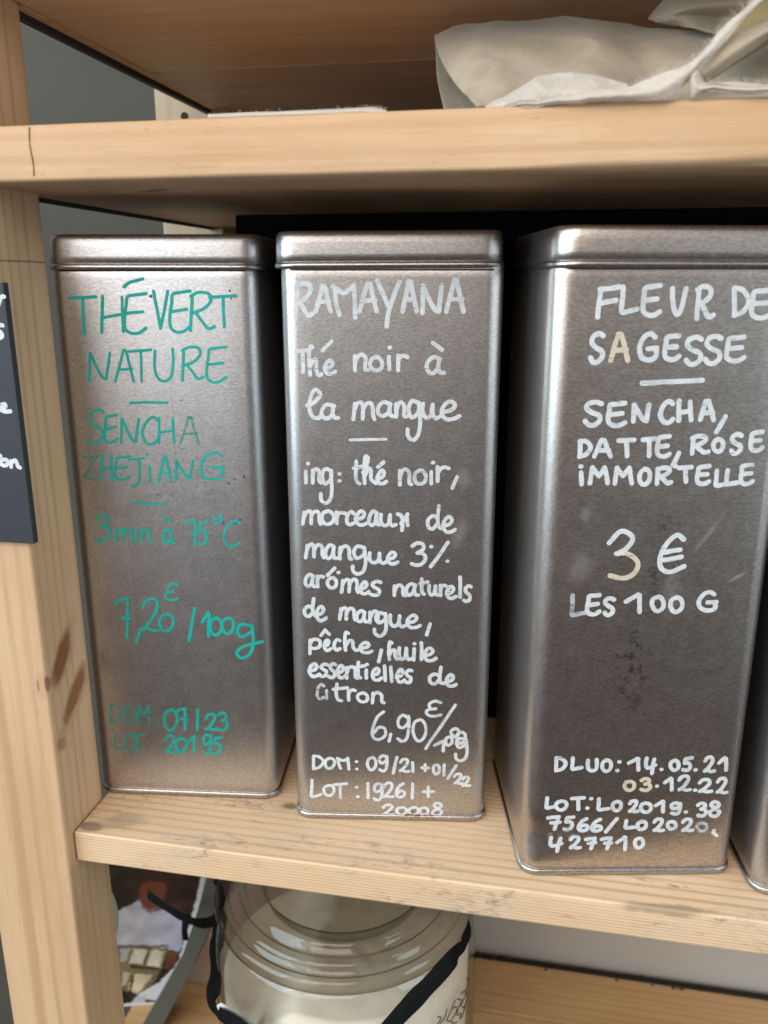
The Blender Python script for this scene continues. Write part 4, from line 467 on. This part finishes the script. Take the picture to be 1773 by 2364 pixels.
def powder():
    bm = lathe([(0, 0), (.02, 0), (.045, 0), (.062, 0), (.0744, 0), (.0744, .01), (.0743, .0)], 96); bm.free()
    pr = [(.0001+.0740*i/16, 0) for i in range(17)]; bm = bmesh.new(); n = 96; rings = []
    for r, _ in pr:
        ring = []
        for k in range(n):
            a = 2*math.pi*k/n; x, y = r*math.cos(a), r*math.sin(a)
            h = -.112+.004*noise.noise(Vector((x*14, y*14, 2)))+.0008*noise.noise(Vector((x*120, y*120, 5)))+.004*r/.074
            h -= .030*max(0, min(1, (-x-.012)/.03))
            ring.append(bm.verts.new((x, y, h+zb)))
        rings.append(ring)
    for a, b in zip(rings, rings[1:]):
        for k in range(n): bm.faces.new((a[k], b[k], b[(k+1) % n], a[(k+1) % n]))
    low = [bm.verts.new((v.co.x*.98, v.co.y*.98, -.290+zb)) for v in rings[-1]]
    for k in range(n): bm.faces.new((rings[-1][k], low[k], low[(k+1) % n], rings[-1][(k+1) % n]))
    bm.faces.new(low); bmesh.ops.recalc_face_normals(bm, faces=bm.faces); return bm
obj('white_powder', powder(), plain('cream_powder', (.76, .67, .55), .95, var=.1, vs=120), JR, True)
# frosted handwriting on the jar's right shoulder
bm = bmesh.new(); rn = random.Random(11)
for k in range(7):
    a0 = math.radians(-38+k*3.6); zz = .185-.008*rn.random(); pts = []
    for j in range(7):
        a = a0+math.radians(2.2*math.sin(j*1.9+k)); pts.append(Vector((.0788*math.cos(a), .0788*math.sin(a), zz-.003*j+.0008*math.sin(3*j+k))))
    b2 = tube(curve(pts, 3), .00035, 5); me = bpy.data.meshes.new('t'); b2.to_mesh(me); b2.free(); bm.from_mesh(me); bpy.data.meshes.remove(me)
obj('handwriting', bm, plain('brown_ink', (.10, .06, .04), .7), JR)
def ribbon(pts, w, n=6, thick=.0005, tw=None):
    C_ = curve(pts, n); bm = bmesh.new(); g = []
    for i, p in enumerate(C_):
        t = (C_[min(i+1, len(C_)-1)]-C_[max(i-1, 0)]).normalized(); view = Vector((.1, -1, .35)).normalized(); s_ = t.cross(view).normalized()*w*.5*(1+.12*noise.noise(p*120)); n_ = t.cross(s_).normalized()*thick
        g.append([bm.verts.new(p+s_), bm.verts.new(p+n_), bm.verts.new(p-s_), bm.verts.new(p-n_)])
    for a, b in zip(g, g[1:]):
        for k in range(4): bm.faces.new((a[k], a[(k+1) % 4], b[(k+1) % 4], b[k]))
    bm.faces.new(g[0]); bm.faces.new(g[-1][::-1]); bmesh.ops.recalc_face_normals(bm, faces=bm.faces); return bm
BLK = plain('black_satin_ribbon', (.007, .007, .007), .85, **{'Specular IOR Level': .08})
RB = empty('black_ribbon', (-.178, .08, -.12), label='black ribbon tied round the neck of the glass jar and looping down', cat='ribbon')
for nm, key, w_ in (('tail', 'tail', .0068), ('tail', 'tail2', .0045), ('neck_band', 'neck', .0040), ('loop', 'loop', .0085)):
    obj(nm, shift(ribbon([Vector(p) for p in RIBBONS[key]], w_), RB.location), BLK, RB)
bm = bmesh.new(); bmesh.ops.create_icosphere(bm, subdivisions=3, radius=.0052)
for v in bm.verts: v.co = Vector((v.co.x*.8, v.co.y*.8, v.co.z*1.7))*(1+.25*noise.noise(v.co*260))+Vector(RIBBONS['loop'][0])
obj('knot', shift(bm, RB.location), BLK, RB, True)
def extr(poly, y0, dy):
    bm = bmesh.new(); f = bm.faces.new([bm.verts.new((p[0], y0, p[1])) for p in poly])
    if dy:
        ex = bmesh.ops.extrude_face_region(bm, geom=[f]); bmesh.ops.translate(bm, verts=[v for v in ex['geom'] if isinstance(v, bmesh.types.BMVert)], vec=(0, dy, 0))
    bmesh.ops.recalc_face_normals(bm, faces=bm.faces); return bm
# price tag hanging on the ribbon
TG = empty('paper_tag', TAG[0], label='white paper tag with a pale strip beside the ribbon loop', cat='tag')
obj('tag_sheet', shift(extr([(p[0], p[2]) for p in TAG], .02, .0006), TG.location), plain('tag_white', (.75, .74, .76), .6), TG)
# photo postcard
PC = empty('photo_card', CARD_O, CARD_A, 'white bordered photo card of a person in a white shirt behind crates', 'card')
zo = CARD_O[2]
obj('card_sheet', extr([(x, max(z-zo, .0002)) for x, z in CARD['sheet']], 0, .0008), plain('card_white', (.62, .60, .60), .45, var=.03), PC)
def sdist(poly, x, z):
    d = 1e9; ins = False; n = len(poly)
    for i in range(n):
        ax, az = poly[i]; bx, bz = poly[(i+1) % n]; ex, ez = bx-ax, bz-az; t = max(0, min(1, ((x-ax)*ex+(z-az)*ez)/(ex*ex+ez*ez+1e-12)))
        d = min(d, math.hypot(x-ax-ex*t, z-az-ez*t))
        if (az > z) != (bz > z) and x < ex*(z-az)/(ez+1e-12)+ax: ins = not ins
    return -d if ins else d
def photo_print():
    P_ = {k: [(x, z-zo) for x, z in v] for k, v in CARD.items()}
    mm = lambda pts: [(x*1e-3, z*1e-3) for x, z in pts]
    P_['hair'] = mm([(-16, 118), (-10, 124), (0, 125), (9, 119), (10, 110), (5, 116), (-6, 120), (-13, 115)])
    P_['collar'] = mm([(-15, 98), (-8, 92), (0, 95), (4, 93), (-1, 91), (-8, 89), (-15, 94)])
    P_['shelfline'] = mm([(-40, 60), (3, 58), (3, 56), (-40, 57)])
    for nm, q in (('d1', [(-27, 41), (-5, 37), (-5, 34), (-28, 38)]), ('d2', [(-31, 15), (-26, 34), (-24, 33), (-29, 14)]), ('d3', [(-12, 55), (-10, 55), (-16, 39), (-18, 40)])): P_[nm] = mm(q)
    lay = [('ground', (.022, .011, .009), .0006), ('face', (.13, .034, .018), .0035), ('hair', (.03, .012, .01), .002), ('shirt', (.36, .33, .34), .0010), ('collar', (.16, .09, .07), .001), ('arm', (.14, .045, .022), .0012), ('crate', (.16, .12, .06), .0008),
           ('cell1', (.50, .45, .34), .0012), ('cell2', (.54, .47, .33), .0012), ('cell3', (.58, .48, .32), .0014), ('cell4', (.36, .33, .28), .0012), ('cell5', (.46, .38, .24), .0012), ('shelfline', (.12, .10, .085), .0006),
           ('d1', (.035, .022, .012), .001), ('d2', (.03, .018, .01), .0008), ('d3', (.10, .07, .035), .0008), ('mark', (.05, .015, .015), .0005), ('logo', (.44, .43, .47), .0006)]
    me = bpy.data.meshes.new('photo_print'); xs, zs = 100, 175; x0, x1, z0, z1 = -.060, .040, .003, .150; V = []; F = []; Cc = []
    for j in range(zs+1):
        for i in range(xs+1):
            x = x0+(x1-x0)*i/xs; z = z0+(z1-z0)*j/zs; V.append((x, -.00008, z)); c = [.62, .60, .60]
            for nm, col, so in lay:
                d = sdist(P_[nm], x, z)+.0011*noise.noise(Vector((x*260, z*260, len(nm)))); a = max(0, min(1, .5-d/so))
                if a > 0:
                    n1 = noise.noise(Vector((x*90, z*90, hash(len(nm)) % 7))); n2 = noise.noise(Vector((x*420, z*420, 3)))
                    k = 1+.35*n1+.15*n2
                    cc = [v*k for v in col]
                    if nm == 'shirt': g_ = max(0, min(1, (x+.02)/.035)); cc = [v*(1+w_*g_) for v, w_ in zip(cc, (.15, .2, .42))]
                    if nm == 'ground': r_ = max(0, n1)*.05; cc = [cc[0]+r_*1.2*(x > -.01), cc[1]+r_*.3, cc[2]+r_*.15]
                    c = [p*(1-a)+q*a for p, q in zip(c, cc)]
            Cc.append(c)
    for j in range(zs):
        for i in range(xs):
            a = j*(xs+1)+i
            if sdist(P_['sheet'], V[a][0], V[a][2]) < -.001: F.append((a, a+1, a+xs+2, a+xs+1))
    me.from_pydata(V, [], F); at = me.color_attributes.new('print', 'FLOAT_COLOR', 'POINT'); at.data.foreach_set('color', [v for c in Cc for v in (*c, 1)])
    t = NT('photo_print'); an = t.new('ShaderNodeAttribute', attribute_name='print'); t.link(an.outputs['Color'], t.b.inputs['Base Color']); t.b.inputs['Roughness'].default_value = .35; me.materials.append(t.m)
    o = bpy.data.objects.new('photo_print', me); COL.objects.link(o); o.parent = PC; o['label'] = 'printed picture of a person in a white shirt behind crates'
photo_print()
# grey leaning frame
FR = empty('picture_frame', (-.25, .152, -.2999), label='grey metal frame leaning behind the glass jar', cat='frame')
obj('frame_bar', shift(extr(FRAME, .152, .026), FR.location), GREYMETAL, FR)
# flat cardboard box behind
CB = empty('cardboard_box', (-.16, .22, -.2999), label='pinkish beige cardboard box standing behind the glass jar', cat='box')
obj('carton', shift(box(-.30, -.055, .2, .232, -.2998, -.118, .002), CB.location), plain('beige_card', (.50, .38, .31), .8, var=.06), CB)
# plate standing on edge behind the post
PT = empty('ceramic_plate', (-.275, .06, -.16), label='pale green round plate standing on edge behind the post', cat='plate')
pb = lathe([(0, 0), (.030, 0), (.034, .002), (.052, .006), (.0535, .0075), (.052, .0085), (.033, .0045), (.029, .003), (0, .003)], 64)
bmesh.ops.scale(pb, vec=(.74, .74, .74), verts=pb.verts); bmesh.ops.rotate(pb, verts=pb.verts, cent=(0, 0, 0), matrix=Matrix.Rotation(math.radians(90), 3, 'X')); bmesh.ops.translate(pb, verts=pb.verts, vec=(-.2705-PT.location.x, 0, -.0985-PT.location.z))
obj('plate_dish', pb, plain('celadon_glaze', (.40, .45, .37), .3), PT, True)
